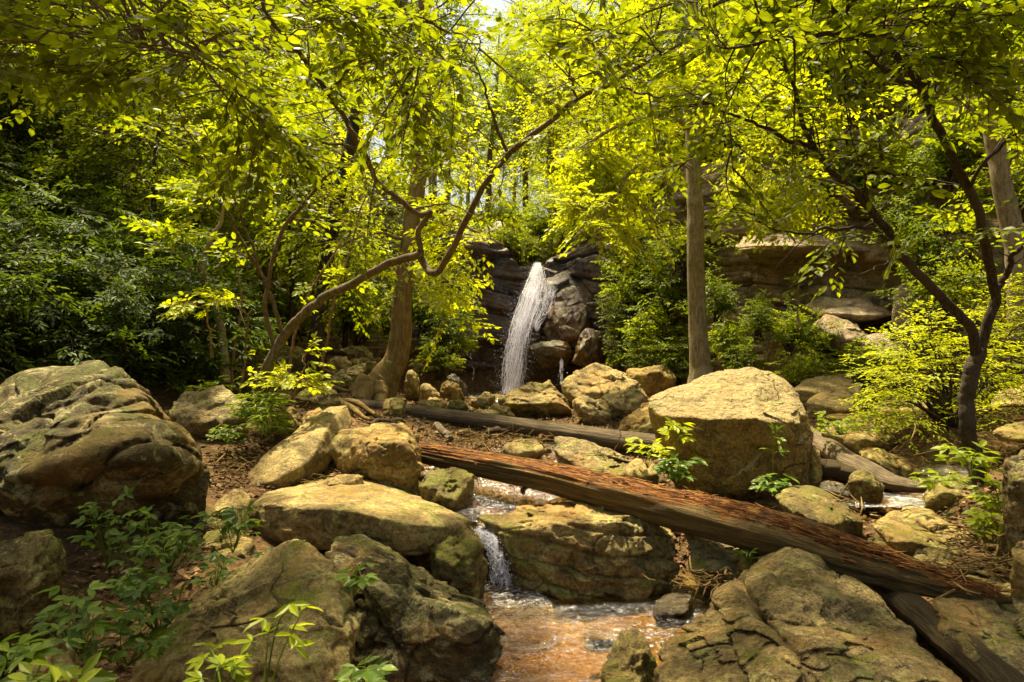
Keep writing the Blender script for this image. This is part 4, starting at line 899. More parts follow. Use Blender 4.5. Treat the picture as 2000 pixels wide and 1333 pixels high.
# ------------------------------------------------------------------ logs and driftwood
def log(label, pts, r, mat, name='fallen_log', cat='log', sides=40, n=120, oval=.9, wob=.02, seed=0, groove=.1, taper_end=True, group=None, rot=None):
    Q = catmull(pts, n); t = np.linspace(0, 1, n); R = np.interp(t, np.linspace(0, 1, len(r)), r)
    for a in range(3): Q[:, a] += wob * fbm(np.stack([t * 6, np.full(n, a * 5.), np.full(n, seed)], 1), 3, seed)
    T = nrm(np.gradient(Q, axis=0)); Sd = nrm(np.cross(T, [0, 0, 1.0])); Up = np.cross(Sd, T)
    v = np.arange(sides + 1) / sides; ang = v * 2 * math.pi
    ln = np.linalg.norm(pts[-1] - pts[0]) if not isinstance(pts[0], tuple) else 1
    ring = np.stack([np.cos(ang), np.sin(ang)], 1)
    q = np.stack([np.broadcast_to(ring[None, :, 0] * 3.2, (n, sides + 1)), np.broadcast_to(ring[None, :, 1] * 3.2, (n, sides + 1)), np.broadcast_to((t * ln * .9)[:, None], (n, sides + 1))], -1).reshape(-1, 3)
    d = fbm(q, 4, seed + 2).reshape(n, -1) * groove + fbm(q * np.array([.5, .5, 1.6]), 2, seed + 7).reshape(n, -1) * groove * .8
    fine = fbm(q * np.array([5, 5, 1.5]), 3, seed + 8).reshape(n, -1) * groove * .35
    if rot is not None:      # crumbled, sunken band along the upper side
        dv = np.abs(v - rot); band = np.clip((.17 + .10 * fbm(q * np.array([.4, .4, 1.2]), 2, 77).reshape(n, -1) - dv[None]) * 14, 0, 1)
        fine = fine - band * (.10 + .14 * fbm(q * np.array([7, 7, 3.0]), 4, 78).reshape(n, -1))
    RR = R[:, None] * (1 + d + fine)
    V = Q[:, None] + RR[..., None] * (np.cos(ang)[None, :, None] * Sd[:, None] + oval * np.sin(ang)[None, :, None] * Up[:, None])
    k = sides + 1; idx = np.arange(n * k).reshape(n, k)
    F = np.stack([idx[:-1, :-1], idx[:-1, 1:], idx[1:, 1:], idx[1:, :-1]], -1).reshape(-1, 4)
    V = V.reshape(-1, 3); base = len(V); V = np.vstack([V, Q[0], Q[-1]])
    tri = np.concatenate([np.stack([idx[0, 1:], idx[0, :-1], np.full(sides, base)], -1), np.stack([idx[-1, :-1], idx[-1, 1:], np.full(sides, base + 1)], -1)])
    loc = np.array(Q[n // 2]) * 1.0; loc[2] = V[:, 2].min()
    me = bpy.data.meshes.new(name); me = mesh_from(name, V - loc, [F, tri])
    uvl = me.uv_layers.new(name="UV"); vi = np.zeros(len(me.loops), dtype=np.int32); me.loops.foreach_get("vertex_index", vi)
    U = np.concatenate([np.repeat(t * ln, k), [0, ln]]); W = np.concatenate([np.tile(v, n), [.7, .7]])
    uvl.data.foreach_set("uv", np.stack([U[vi], W[vi]], 1).astype(np.float32).ravel())
    return tag(link(name, me, M[mat], None, loc), label, cat, group)
Lg = log("long rotting log, crumbling red wood along its top, lying from blocky boulder to lower right", [P(790, 878, 7.1), P(1000, 918, 6.1), P(1200, 962, 5.3), P(1450, 1022, 4.6), P(1640, 1082, 4.15), P(1770, 1118, 3.95), P(1890, 1148, 3.75), P(1985, 1166, 3.6)],
    [.115, .142, .165, .165, .15, .11, .06, .02], 'log_red', sides=80, n=420, groove=.15, seed=3, rot=.19, wob=.04)
def splinters(parent, pts, r, n, seed):
    rg = np.random.default_rng(seed); Q = catmull(pts, 200); T = nrm(np.gradient(Q, axis=0)); R = np.interp(np.linspace(0, 1, 200), np.linspace(0, 1, len(r)), r)
    S = nrm(np.cross(T, [0, 0, 1.0])); U = np.cross(S, T); i = rg.integers(4, 194, n); a = 2 * math.pi * (.19 + rg.normal(0, .06, n))
    rad = np.cos(a)[:, None] * S[i] + .9 * np.sin(a)[:, None] * U[i]; p = Q[i] + rad * (R[i] * .90)[:, None]
    L = rg.uniform(.02, .11, n)[:, None]; d = nrm(T[i] * rg.choice([-1, 1], n)[:, None] + rad * rg.uniform(.0, .35, n)[:, None] + rg.normal(0, .08, (n, 3)))
    X = np.stack([p, p + d * L * .5, p + d * L], 1); mb = MB(); batch_tubes(X, rg.uniform(.002, .007, (n, 1)) * np.array([[.7, .6, .15]]), 4, mb)
    o = mb.build("splinters", M['splinter'], parent, tuple(parent.location)); o["kind"] = "stuff"
_lp = [P(790, 878, 7.1), P(1000, 918, 6.1), P(1200, 962, 5.3), P(1450, 1022, 4.6), P(1640, 1082, 4.15), P(1770, 1118, 3.95), P(1890, 1148, 3.75), P(1985, 1166, 3.6)]
M['splinter'] = leaf_mat('wood_splinter', (.10, .035, .008), (.28, .12, .025), (.50, .28, .08), 0, rough=.85)
splinters(Lg, _lp, [.115, .142, .165, .165, .15, .11, .06, .02], 420, 8)
log("broken dark splinter hanging under the thin end of the rotting log", [P(1800, 1140, 3.85), P(1860, 1168, 3.75), P(1905, 1195, 3.65), P(1920, 1235, 3.6)], [.03, .028, .02, .012], 'log_dark', 'branch_stub', 'splinter', 12, 30)
log("long straight grey log in the middle distance, crossing behind the rotting log", [P(675, 786, 10.3), P(800, 803, 9.9), P(1000, 829, 9.1), P(1150, 850, 8.45), P(1300, 872, 7.9)], [.085, .10, .115, .125, .13], 'log_mid', sides=36, n=160, groove=.06, seed=5)
log("dark fallen log running down to the bottom right corner under the rotting log", [P(1700, 1120, 4.3), P(1800, 1200, 3.75), P(1900, 1290, 3.3), P(2010, 1390, 2.9)], [.07, .085, .09, .09], 'log_dark', sides=36, n=90, seed=6, groove=.12)
log("smooth curved driftwood trunk sloping into the golden pool", [P(1575, 850, 8.1), P(1620, 878, 7.6), P(1680, 912, 7.0), P(1740, 940, 6.6), P(1790, 950, 6.4), P(1835, 953, 6.3)], [.115, .12, .11, .09, .06, .02], 'log_grey', 'driftwood', 'driftwood', 32, 90, seed=8, groove=.07)
log("short dark log end showing beside the big cube-like boulder", [P(1560, 905, 6.95), P(1610, 916, 6.9), P(1662, 926, 6.85)], [.10, .11, .10], 'log_dark', sides=32, n=50, seed=9)
log("split grey billet leaning on the twigs between the two logs", [P(852, 830, 8.4), P(868, 845, 8.2), P(880, 858, 8.1)], [.045, .05, .045], 'log_grey', 'billet', 'log', 16, 24, seed=11, groove=.15)
for i, (lb, a, b_, r) in enumerate([("reddish crooked branch on the ground left of the far log", (700, 812, 9.3), (770, 830, 9.0), .035), ("brown root-like branch below the reddish crooked one", (715, 832, 8.8), (790, 822, 9.2), .035),
      ("thick short branch on the twig heap between the logs", (950, 850, 8.2), (985, 848, 8.1), .045), ("straight pale stick at the right of the twig heap", (1035, 862, 8.2), (1080, 852, 8.4), .025),
      ("thin dark branch lying in the water under the rotting log", (1020, 958, 6.2), (1075, 962, 6.0), .025), ("bare stick slanting across the left bank", (465, 1030, 4.9), (405, 1085, 4.6), .02),
      ("pale stick propped on the far log's near side", (1200, 880, 7.6), (1228, 828, 7.9), .007), ("thin bare stem rising from the plunge pool bank", (925, 745, 15), (918, 690, 15.2), .012),
      ("dark stick leaning from the blocky boulder to the far log", (800, 820, 8.8), (835, 850, 8.2), .015)]):
    mid = (P(*a) + P(*b_)) / 2 + Vector((0, 0, .05)); log(lb, [P(*a), mid, P(*b_)], [r, r * .9, r * .6], ['log_red', 'log_grey', 'log_dark'][i % 3] if i not in (0,) else 'log_dark', 'branch', 'branch', 10, 24, seed=20 + i, wob=.05)
# surface roots over the left path
_rt = [((600, 700, 13), (620, 722, 12.4), (650, 732, 12.2), (672, 745, 12)), ((560, 735, 11.5), (600, 748, 11), (650, 757, 11), (690, 765, 11)), ((640, 770, 10), (660, 785, 9.4), (690, 800, 9.1), (720, 822, 8.8)),
       ((610, 752, 10.6), (650, 775, 9.7), (700, 790, 9.4), (740, 812, 9.0)), ((300, 745, 9), (360, 748, 9), (420, 752, 9), (470, 760, 9)), ((310, 755, 8.7), (350, 757, 8.7), (390, 765, 8.6))]
for i, q in enumerate(_rt):
    mb = MB(); tube(mb, [P(*a) for a in q], [.05, .055, .045, .02], n=30, sides=8, wob=.05, seed=i)
    o = mb.build("tree_root", M['bark_tan'], None, tuple(P(*q[1])))
    tag(o, ["root crossing the path beside the dark mid-left trunk", "long surface root reaching to the big trunk's foot", "root creeping down towards the far log's end", "lower twisted root above the tilted slab", "pale root lying behind the huge left boulder", "short root just right of the huge left boulder's crown"][i], "root", "surface roots on the left path")

# ------------------------------------------------------------------ trees traced limb by limb
def world_pts(l): return [P(*a) for a in l]
def nearest(S, tgt):
    return S[np.argmin(((S - tgt) ** 2).sum(1))]
# clearings in the foliage: the falls, the straight trunk, the cliff
OPEN = [(880, -150, 1010, 500, .3), (480, -250, 660, 120, .5), (925, 440, 1180, 800, 0.0), (1315, 215, 1395, 760, .06), (860, -100, 1000, 260, .45), (1400, 430, 1780, 760, .22), (820, 430, 930, 800, .6), (380, 420, 760, 700, .35), (950, 180, 1110, 430, .35), (745, 430, 845, 780, .05), (1180, 500, 1400, 800, 0), (650, 620, 925, 800, .15), (1600, 180, 2000, 430, .6), (500, 250, 900, 420, .55), (1000, 60, 1100, 180, .1), (680, -40, 800, 40, .15), (940, -60, 1080, 60, .2), (1000, 290, 1060, 370, 0)]
def traced_tree(name, label, trunk, limbs=(), bark='bark_dark', leaf='leaf_near', seed=0, along=6, R=(.45, .95), size=.085, near=True, clouds=(), up=.12, sides=12, cat='tree', wob=.03, flute=.1, group=None,
                start=.35, K=6, T=8, aspect=.6, droop=.15, trunk_fans=False, conn=.0075, tdn=40, ck=1.0):
    """trunk/limbs: (pixel points, radii); clouds: (px,py,Y, spread px, spread Y, count) of extra sprays, each grown from the nearest limb"""
    rng = np.random.default_rng(seed)
    b = P(*trunk[0][0]); root = empty(name, b, label, cat, group)
    allS = []; FC, FD, FR = [], [], []
    for i, (pts, rad) in enumerate([trunk] + list(limbs)):
        mb = MB(); Q, rr = tube(mb, world_pts(pts), rad, n=tdn + 12 * len(pts), sides=sides if i == 0 else max(7, sides - 3), wob=wob, seed=seed * 5 + i, flute=flute)
        mb.build('trunk' if i == 0 else 'limb', M[bark], root, b)
        allS.append(Q[int(len(Q) * (.45 if i == 0 else .05)):])
        if i == 0 and not trunk_fans: continue
        L = np.linalg.norm(np.diff(Q, axis=0), axis=1).sum(); T_ = nrm(np.gradient(Q, axis=0))
        m = max(2, int(L * along)); ts = start + (1 - start) * rng.random(m); ix = (ts * (len(Q) - 1)).astype(int)
        lat = rng.normal(0, 1, (m, 3)); lat[:, 2] *= .35
        FC.append(Q[ix]); FD.append(nrm(T_[ix] * .6 + nrm(lat) + np.array([0, 0, up]))); FR.append(rng.uniform(R[0], R[1], m) * (1.1 - .4 * ts))
        FC.append(Q[-1:]); FD.append(T_[-1:]); FR.append(np.array([R[0]]))
    S = np.vstack(allS); wood = MB(); leaves = MB()
    for (px, py, Y, sp, sy_, cnt) in clouds:
        for _ in range(max(2, int(cnt * ck))):
            tg = np.array(P(px + rng.normal(0, sp), py + rng.normal(0, sp * .6), Y + rng.normal(0, sy_)))
            a = nearest(S, tg); d = tg - a; ln = np.linalg.norm(d)
            if ln > .25:
                mid = a + d * .5 + np.array([0, 0, .12 * ln]) + rng.normal(0, .05 * ln, 3)
                tube(wood, [a, mid, tg], [min(.022, conn * (.6 + ln * .5)), conn * .55, conn * .3], n=10, sides=5, wob=.03, seed=int(rng.integers(999)), flute=0)
                dirs = nrm((d / ln)[None] + rng.normal(0, .5, (4, 3)) * np.array([1, 1, .3]))
                ps = np.stack([a + d * .45, a + d * .7, a + d * .9, tg]); ps[:, 2] += np.array([.1, .09, .03, 0]) * ln
                FC.append(ps); FD.append(dirs); FR.append(rng.uniform(R[0], R[1], 4) * .85)
            else:
                FC.append(tg[None]); FD.append(nrm(rng.normal(0, 1, (1, 3)) * np.array([1, 1, .3]))); FR.append(np.array([R[0]]))
    if FC:
        FC, FD, FR = np.vstack(FC), np.vstack(FD), np.concatenate(FR)
        qx, qy = project(FC + FD * FR[:, None] * .5); keep = np.ones(len(FC))
        if trunk[0][0][2] < 14:      # where the wood shows through thin foliage
            for (x0, y0, x1, y1, k_) in OPEN: keep = np.where((qx > x0) & (qx < x1) & (qy > y0) & (qy < y1), np.minimum(keep, k_), keep)
        sel = rng.random(len(FC)) < keep; FC, FD, FR = FC[sel], FD[sel], FR[sel]
        fans(rng, wood, leaves, FC, FD, FR, T=T, K=K, size=size, near=near, aspect=aspect, droop=droop, woodr=.0055)
        # nothing hangs right against the lens
        wood.build('twigs', M[bark], root, b)
        leaves.build('crown', M[leaf], root, b, smooth=False)
    return root

traced_tree("tree", "slender dark forked tree on the right bank, leaning left and spreading over the stream",
    ([(1912, 962, 5.55), (1905, 900, 5.55), (1890, 830, 5.5), (1888, 780, 5.5), (1900, 720, 5.45), (1912, 680, 5.45)], [.075, .058, .060, .056, .058, .05]),
    [([(1908, 700, 5.45), (1893, 640, 5.35), (1850, 590, 5.25), (1800, 540, 5.1), (1745, 475, 5.0), (1695, 405, 4.9), (1640, 345, 4.8), (1592, 292, 4.7), (1560, 215, 4.6), (1530, 120, 4.5), (1505, 40, 4.4)], [.042, .038, .036, .034, .031, .028, .024, .02, .015, .01, .005]),
     ([(1912, 690, 5.45), (1930, 630, 5.4), (1943, 575, 5.35), (1930, 500, 5.2), (1905, 400, 5.0), (1862, 305, 4.8), (1820, 225, 4.65), (1795, 170, 4.55), (1760, 110, 4.4), (1735, 78, 4.3), (1670, 55, 4.1), (1600, 0, 3.9), (1540, -60, 3.7)], [.042, .038, .036, .034, .032, .030, .028, .026, .023, .021, .018, .014, .008]),
     ([(1795, 170, 4.55), (1830, 145, 4.5), (1880, 100, 4.4), (1940, 50, 4.3), (2010, -20, 4.2)], [.024, .022, .018, .014, .01]),
     ([(1943, 575, 5.35), (1965, 540, 5.3), (1985, 495, 5.2), (2030, 450, 5.1)], [.028, .024, .02, .012]),
     ([(1592, 292, 4.7), (1520, 265, 4.5), (1450, 230, 4.3), (1380, 200, 4.2)], [.016, .013, .01, .004]),
     ([(1735, 78, 4.3), (1660, 60, 4.0), (1560, 70, 3.8), (1480, 85, 3.7), (1385, 92, 3.6)], [.018, .016, .013, .01, .004]),
     ([(1800, 175, 4.55), (1730, 140, 4.3), (1690, 100, 4.2), (1655, 20, 4.0)], [.016, .013, .011, .006]),
     ([(1755, 480, 5.0), (1700, 450, 4.8), (1620, 448, 4.7), (1560, 455, 4.6), (1480, 432, 4.5)], [.016, .014, .012, .009, .003]),
     ([(1700, 415, 4.9), (1690, 350, 4.75), (1655, 285, 4.6), (1660, 200, 4.5)], [.014, .012, .009, .004]),
     ([(1890, 370, 4.9), (1940, 300, 4.7), (2000, 250, 4.5), (2060, 200, 4.3)], [.014, .012, .009, .005]),
     ([(1765, 500, 5.0), (1720, 520, 4.8), (1660, 545, 4.6)], [.010, .007, .003])],
    seed=1, along=4, T=7, K=5, size=.070, R=(.35, .75), ck=.46, clouds=[(1600, 60, 4.0, 90, .3, 16), (1800, 60, 4.2, 90, .3, 14), (1930, 180, 4.3, 60, .3, 12), (1480, 180, 4.4, 60, .3, 8), (1650, 250, 4.6, 80, .3, 12), (1790, 330, 4.9, 70, .3, 8), (1500, 400, 4.8, 60, .3, 6), (1420, 30, 3.7, 50, .2, 7), (1950, 420, 4.9, 50, .3, 7), (1600, 500, 4.9, 50, .3, 3), (1980, 40, 3.6, 60, .2, 8), (1400, 320, 4.7, 40, .3, 4), (1750, -150, 4.2, 120, .4, 18), (2000, -120, 4.2, 120, .4, 18), (2150, 200, 4.6, 80, .4, 14), (1900, -350, 4.4, 150, .4, 14), (1950, -550, 3.6, 160, .4, 14), (2150, -250, 3.8, 120, .4, 12)])  # sprays above and beyond the frame are added to shade the bottom right

traced_tree("tree", "leaning multi-stemmed tree left of centre, its kinked grey limb reaching across the waterfall",
    ([(500, 778, 7.6), (522, 725, 7.5), (555, 655, 7.4), (595, 610, 7.3), (640, 578, 7.2), (700, 548, 7.0), (760, 515, 6.8), (812, 500, 6.6), (826, 492, 6.6)], [.078, .062, .052, .047, .044, .042, .040, .038, .035]),
    [([(818, 496, 6.6), (832, 520, 6.6), (850, 534, 6.5), (872, 505, 6.4), (905, 440, 6.2), (938, 380, 6.0), (968, 328, 5.8), (1010, 285, 5.6), (1080, 232, 5.3), (1130, 192, 5.1), (1195, 165, 4.8), (1270, 118, 4.5), (1350, 70, 4.3), (1420, 20, 4.1)], [.036, .035, .034, .032, .030, .028, .026, .024, .021, .018, .015, .012, .008, .005]),
     ([(822, 492, 6.6), (820, 450, 6.5), (840, 415, 6.3), (815, 420, 6.2), (772, 385, 6.0), (735, 345, 5.8), (705, 290, 5.5), (680, 240, 5.2), (635, 175, 4.8), (580, 100, 4.3), (540, 50, 4.0), (490, -20, 3.7)], [.028, .027, .026, .025, .024, .023, .021, .020, .018, .015, .012, .008]),
     ([(990, 295, 5.7), (965, 240, 5.5), (948, 180, 5.3), (930, 120, 5.1)], [.016, .014, .01, .004]),
     ([(1130, 195, 5.1), (1115, 150, 4.9), (1100, 100, 4.7)], [.012, .009, .004]),
     ([(540, 690, 7.5), (520, 610, 7.3), (525, 540, 7.1), (550, 455, 6.9), (585, 410, 6.7), (640, 345, 6.4), (700, 300, 6.1)], [.028, .025, .023, .021, .018, .013, .006]),
     ([(552, 660, 7.4), (535, 590, 7.2), (505, 525, 7.0), (470, 470, 6.8), (440, 390, 6.4), (420, 310, 6.0), (395, 230, 5.6)], [.022, .020, .018, .015, .012, .009, .004]),
     ([(505, 525, 7.0), (480, 445, 6.7), (450, 370, 6.3), (370, 260, 5.6), (340, 200, 5.2)], [.014, .012, .009, .006, .003]),
     ([(700, 290, 5.5), (620, 280, 5.2), (540, 270, 4.9), (480, 300, 4.7)], [.012, .01, .007, .003]),
     ([(640, 180, 4.8), (700, 130, 4.6), (790, 100, 4.4), (880, 60, 4.2)], [.013, .011, .008, .004]),
     ([(580, 100, 4.3), (480, 95, 3.9), (380, 110, 3.5), (290, 100, 3.2)], [.013, .011, .008, .003]),
     ([(800, 410, 6.2), (870, 400, 6.1), (930, 420, 6.0)], [.010, .007, .003]),
     ([(1200, 165, 4.8), (1280, 190, 4.7), (1350, 180, 4.6)], [.010, .008, .003])],
    bark='bark_limb', seed=2, along=3.5, T=7, K=5, size=.070, R=(.35, .75), up=.05, ck=.46, clouds=[(400, 60, 3.6, 110, .35, 22), (650, 60, 4.0, 110, .35, 22), (880, 60, 4.2, 100, .35, 14), (1130, 60, 4.3, 110, .35, 16), (760, 180, 4.8, 90, .4, 18), (1000, 150, 4.9, 80, .4, 6), (520, 200, 4.5, 90, .4, 14), (330, 200, 4.3, 80, .4, 10), (1280, 60, 4.2, 60, .3, 8), (180, 60, 3.4, 70, .3, 8), (640, 300, 5.4, 70, .4, 8), (420, 350, 6, 60, .4, 5), (870, 280, 5.5, 70, .3, 7), (1190, 170, 4.8, 60, .3, 7), (50, -150, 4.0, 130, .5, 24), (-100, 60, 4.0, 100, .4, 20), (150, -400, 4.2, 180, .5, 20), (-50, -300, 4.4, 150, .5, 16), (20, -450, 3.4, 160, .4, 18), (-100, -300, 3.2, 120, .4, 14)])  # out-of-frame sprays on the left are added to darken the hollow below

# broad tree with flared foot
big = traced_tree("tree", "stout brown tree with a flared curving foot, growing left of the waterfall",
    ([(722, 790, 11.5), (745, 755, 11.5), (766, 718, 11.5), (781, 665, 11.5), (784, 610, 11.5), (790, 550, 11.5), (800, 470, 11.5), (812, 390, 11.5), (822, 300, 11.5), (828, 200, 11.5), (826, 60, 11.5), (830, -120, 11.5)], [.42, .30, .215, .185, .17, .145, .135, .135, .125, .12, .11, .10]),
    [([(795, 470, 11.5), (740, 455, 11.2), (700, 465, 11.0), (660, 480, 10.8)], [.03, .025, .02, .008]),
     ([(815, 390, 11.5), (880, 420, 11.0), (930, 450, 10.6), (985, 480, 10.3)], [.03, .025, .018, .008]),
     ([(822, 300, 11.5), (880, 270, 11.3), (920, 240, 11)], [.035, .025, .01])],
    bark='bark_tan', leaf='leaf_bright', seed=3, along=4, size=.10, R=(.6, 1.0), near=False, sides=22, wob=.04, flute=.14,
    droop=.08, ck=.8, clouds=[(870, 460, 10.8, 45, .6, 13), (905, 515, 10.6, 26, .4, 6), (830, 440, 11, 60, .6, 9), (840, 570, 11.4, 35, .5, 7), (865, 625, 11.8, 22, .4, 5), (700, 440, 11, 60, .6, 8), (780, 300, 11.5, 80, .8, 9), (890, 360, 11.2, 50, .8, 6), (720, 560, 11.6, 50, .5, 5)])
b0 = P(752, 778, 11.5)
for i, q in enumerate([[(745, 735, 11.4), (715, 762, 11.1), (670, 768, 10.9), (625, 760, 10.9)], [(770, 745, 11.3), (775, 780, 10.9), (792, 795, 10.6)], [(735, 765, 11.2), (700, 790, 10.6), (660, 795, 10.0)], [(750, 750, 11.2), (730, 785, 10.7), (718, 800, 10.4)]]):
    mb = MB(); tube(mb, [P(*a) for a in q], [.18, .12, .08, .03], n=30, sides=10, wob=.05, seed=40 + i); mb.build("root", M['bark_tan'], big, b0)
traced_tree("tree", "straight grey-barked tree standing behind the big cube-like boulder",
    ([(1372, 775, 13), (1368, 720, 13), (1363, 620, 13), (1360, 480, 13), (1355, 380, 13), (1352, 240, 13), (1350, 80, 13), (1350, -150, 13)], [.33, .205, .175, .165, .15, .145, .135, .12]),
    [([(1355, 330, 13), (1300, 310, 12), (1240, 330, 11), (1190, 400, 10.4), (1160, 440, 10)], [.05, .04, .03, .02, .008]),
     ([(1353, 260, 13), (1300, 220, 12), (1220, 240, 11), (1130, 290, 10.5)], [.05, .04, .03, .01]),
     ([(1352, 250, 13), (1420, 230, 12.5), (1500, 260, 12), (1540, 340, 11.8)], [.05, .04, .03, .01])],
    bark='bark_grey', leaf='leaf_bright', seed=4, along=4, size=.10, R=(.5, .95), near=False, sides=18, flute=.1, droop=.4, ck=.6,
    clouds=[(1190, 370, 10.6, 45, .5, 18), (1230, 330, 11, 60, .6, 16), (1300, 280, 11.5, 60, .6, 14), (1180, 290, 10.6, 50, .5, 8), (1270, 390, 11, 40, .5, 8), (1420, 300, 12, 60, .6, 14), (1180, 440, 10.5, 25, .3, 8), (1450, 400, 12, 50, .4, 9), (1530, 330, 12, 50, .5, 12), (1310, 180, 11, 70, .6, 12), (1440, 180, 12, 70, .6, 12), (1500, 400, 12.2, 40, .5, 8), (1560, 420, 12.2, 25, .4, 8), (1250, 120, 11, 80, .6, 10), (1580, 250, 12, 60, .6, 10)])
traced_tree("tree", "dark slightly leaning tree between the leaning multi-stemmed tree and the stout brown one",
    ([(612, 745, 12), (618, 660, 12), (632, 560, 12), (648, 450, 12), (665, 370, 12), (690, 250, 12), (705, 100, 12), (715, -80, 12)], [.16, .13, .12, .125, .115, .10, .09, .08]), [([(665, 370, 12), (600, 330, 11.5), (560, 280, 11)], [.03, .025, .01])],
    bark='bark_dark', leaf='leaf_mid', seed=5, along=4, size=.10, near=False, R=(.6, 1.0), clouds=[(600, 280, 11, 90, .8, 14), (650, 500, 11.5, 60, .6, 9), (560, 400, 11, 60, .6, 8), (700, 160, 12, 80, .8, 10)])
traced_tree("tree", "reddish-barked trunk seen behind the leaning stems, left of the dark leaning tree",
    ([(528, 670, 15), (528, 600, 15), (522, 480, 15), (520, 350, 15), (522, 180, 15), (525, -60, 15)], [.22, .2, .19, .17, .15, .13]), [([(520, 350, 15), (440, 300, 14.5), (380, 290, 14)], [.04, .03, .01])],
    bark='bark_tan', leaf='leaf_mid', seed=6, along=4, size=.11, near=False, R=(.7, 1.1), clouds=[(450, 250, 14, 100, .8, 16), (560, 150, 14, 80, .8, 12), (470, 450, 13.5, 60, .5, 7)])
traced_tree("tree", "pale crooked sapling trunk with a twisted top on the left bank",
    ([(440, 748, 9.2), (438, 690, 9.2), (432, 640, 9.2), (415, 590, 9.2), (398, 545, 9.2), (396, 510, 9.1), (412, 470, 9), (432, 430, 8.9), (440, 380, 8.8)], [.075, .06, .056, .052, .055, .05, .035, .022, .01]), [([(398, 545, 9.2), (370, 520, 9), (350, 480, 8.8)], [.02, .015, .006])],
    bark='bark_pale', leaf='leaf_mid', seed=7, along=3, size=.09, R=(.4, .7), near=False, flute=.25, clouds=[(430, 380, 8.8, 40, .4, 6), (380, 450, 9, 40, .4, 4)])
traced_tree("tree", "tall grey trunk leaning left near the right edge, in front of the pale wall",
    ([(1995, 640, 9.6), (1985, 520, 9.6), (1965, 400, 9.6), (1945, 290, 9.6), (1930, 180, 9.6), (1925, 40, 9.6), (1920, -120, 9.6)], [.16, .14, .13, .12, .115, .105, .1]), [([(1940, 260, 9.6), (1880, 200, 9.2), (1800, 180, 9)], [.03, .02, .008])],
    bark='bark_grey', leaf='leaf_mid', seed=8, along=4, size=.10, near=False, clouds=[(1850, 120, 9, 80, .5, 10), (1950, 80, 9, 60, .5, 8)])
for i, (lb, tr, r) in enumerate([
    ("thin black trunk high on the left slope, curving slightly", [(232, 310, 15), (228, 240, 15), (215, 170, 15), (210, 60, 15), (205, -60, 15)], .09),
    ("thin leaning dark trunk at the far left, left of the curving black one", [(170, 300, 16), (155, 220, 16), (140, 150, 16), (125, 40, 16), (110, -60, 16)], .08),
    ("broad dark trunk half hidden on the upper left slope", [(275, 300, 18), (270, 220, 18), (268, 120, 18), (265, -50, 18)], .2),
    ("slim trunk among the bright leaves above the dark evergreen shrubs", [(330, 330, 17), (325, 200, 17), (330, 60, 17), (330, -60, 17)], .07),
    ("dark stub-like trunk between the reddish-barked and leaning dark trees", [(487, 560, 17), (486, 470, 17), (483, 400, 17), (480, 200, 17), (480, -60, 17)], .13)]):
    traced_tree("tree", lb, (tr, [r, r * .9, r * .8, r * .75, r * .7][:len(tr)]), [([tr[-2], (tr[-2][0] + 60, tr[-2][1] - 30, tr[-2][2] - .5)], [.03, .01])], bark='bark_dark', leaf='leaf_mid', seed=50 + i, size=.11, near=False, clouds=[(tr[-2][0], 90, tr[0][2] - .5, 70, .8, 7), (tr[-2][0], 220, tr[0][2] - .5, 60, .8, 5)])
# saplings with bright leaves at the foot of the leaning tree
for i, (lb, tr, cl) in enumerate([
    ("thin sapling with bright leaves beside the pale crooked trunk", [(468, 770, 8.4), (478, 700, 8.4), (482, 640, 8.3), (492, 600, 8.2)], [(470, 610, 8.2, 25, .2, 4), (440, 590, 8.2, 20, .2, 3)]),
    ("slim sapling leaning right behind the leaning tree's foot", [(560, 770, 8.2), (568, 700, 8.2), (580, 640, 8.1), (612, 560, 8.0), (650, 500, 7.9), (680, 450, 7.8)], [(640, 560, 8, 30, .2, 4), (680, 460, 7.8, 30, .2, 4)]),
    ("sprawling shoot with glowing leaves bending up from the bank edge", [(525, 800, 7.4), (560, 785, 7.35), (575, 760, 7.3), (590, 725, 7.3), (600, 690, 7.2)], [(600, 720, 7.2, 30, .2, 6), (560, 735, 7.3, 25, .2, 4), (610, 760, 7.2, 15, .2, 3)]),
    ("very thin sapling with a few glowing leaves left of the leaning tree", [(415, 700, 7.8), (410, 650, 7.8), (400, 600, 7.7)], [(390, 595, 7.7, 25, .2, 4), (360, 600, 7.7, 15, .2, 2)]),
    ("long thin sapling rising past the dark leaning trunk", [(628, 745, 9.0), (640, 650, 8.9), (668, 540, 8.8), (700, 430, 8.6), (725, 350, 8.4)], [(700, 420, 8.6, 35, .3, 4), (730, 350, 8.4, 35, .3, 4)]),
    ("bare slender stem just left of the leaning tree's foot", [(452, 765, 8.8), (455, 690, 8.8), (470, 600, 8.7), (462, 500, 8.6)], [(462, 480, 8.6, 30, .3, 4)]),
    ("thin pale sapling in front of the cliff's bushes", [(1560, 640, 11.4), (1559, 600, 11.4), (1556, 560, 11.3)], [(1560, 560, 11.3, 30, .3, 4)]),
    ("small young tree at the head of the falls with fine green leaves", [(1075, 500, 24), (1078, 460, 24), (1085, 420, 24), (1080, 380, 24)], [(1075, 420, 24, 45, 1.0, 22), (1080, 370, 24, 35, 1.0, 10)])]):
    n = len(tr); big_ = i == 7
    traced_tree("sapling", lb, (tr, list(np.linspace(.022, .007, n) * (3 if big_ else 1))), [], bark='bark_tan', leaf=['leaf_bright', 'leaf_mid', 'leaf_bright', 'leaf_bright', 'leaf_mid', 'leaf_mid', 'leaf_mid', 'leaf_far'][i], seed=80 + i, size=.075 if not big_ else .10, R=(.2, .4) if not big_ else (.5, .9), near=not big_, clouds=cl, cat='sapling', sides=6, T=5, K=4, conn=.006, trunk_fans=True, along=2)

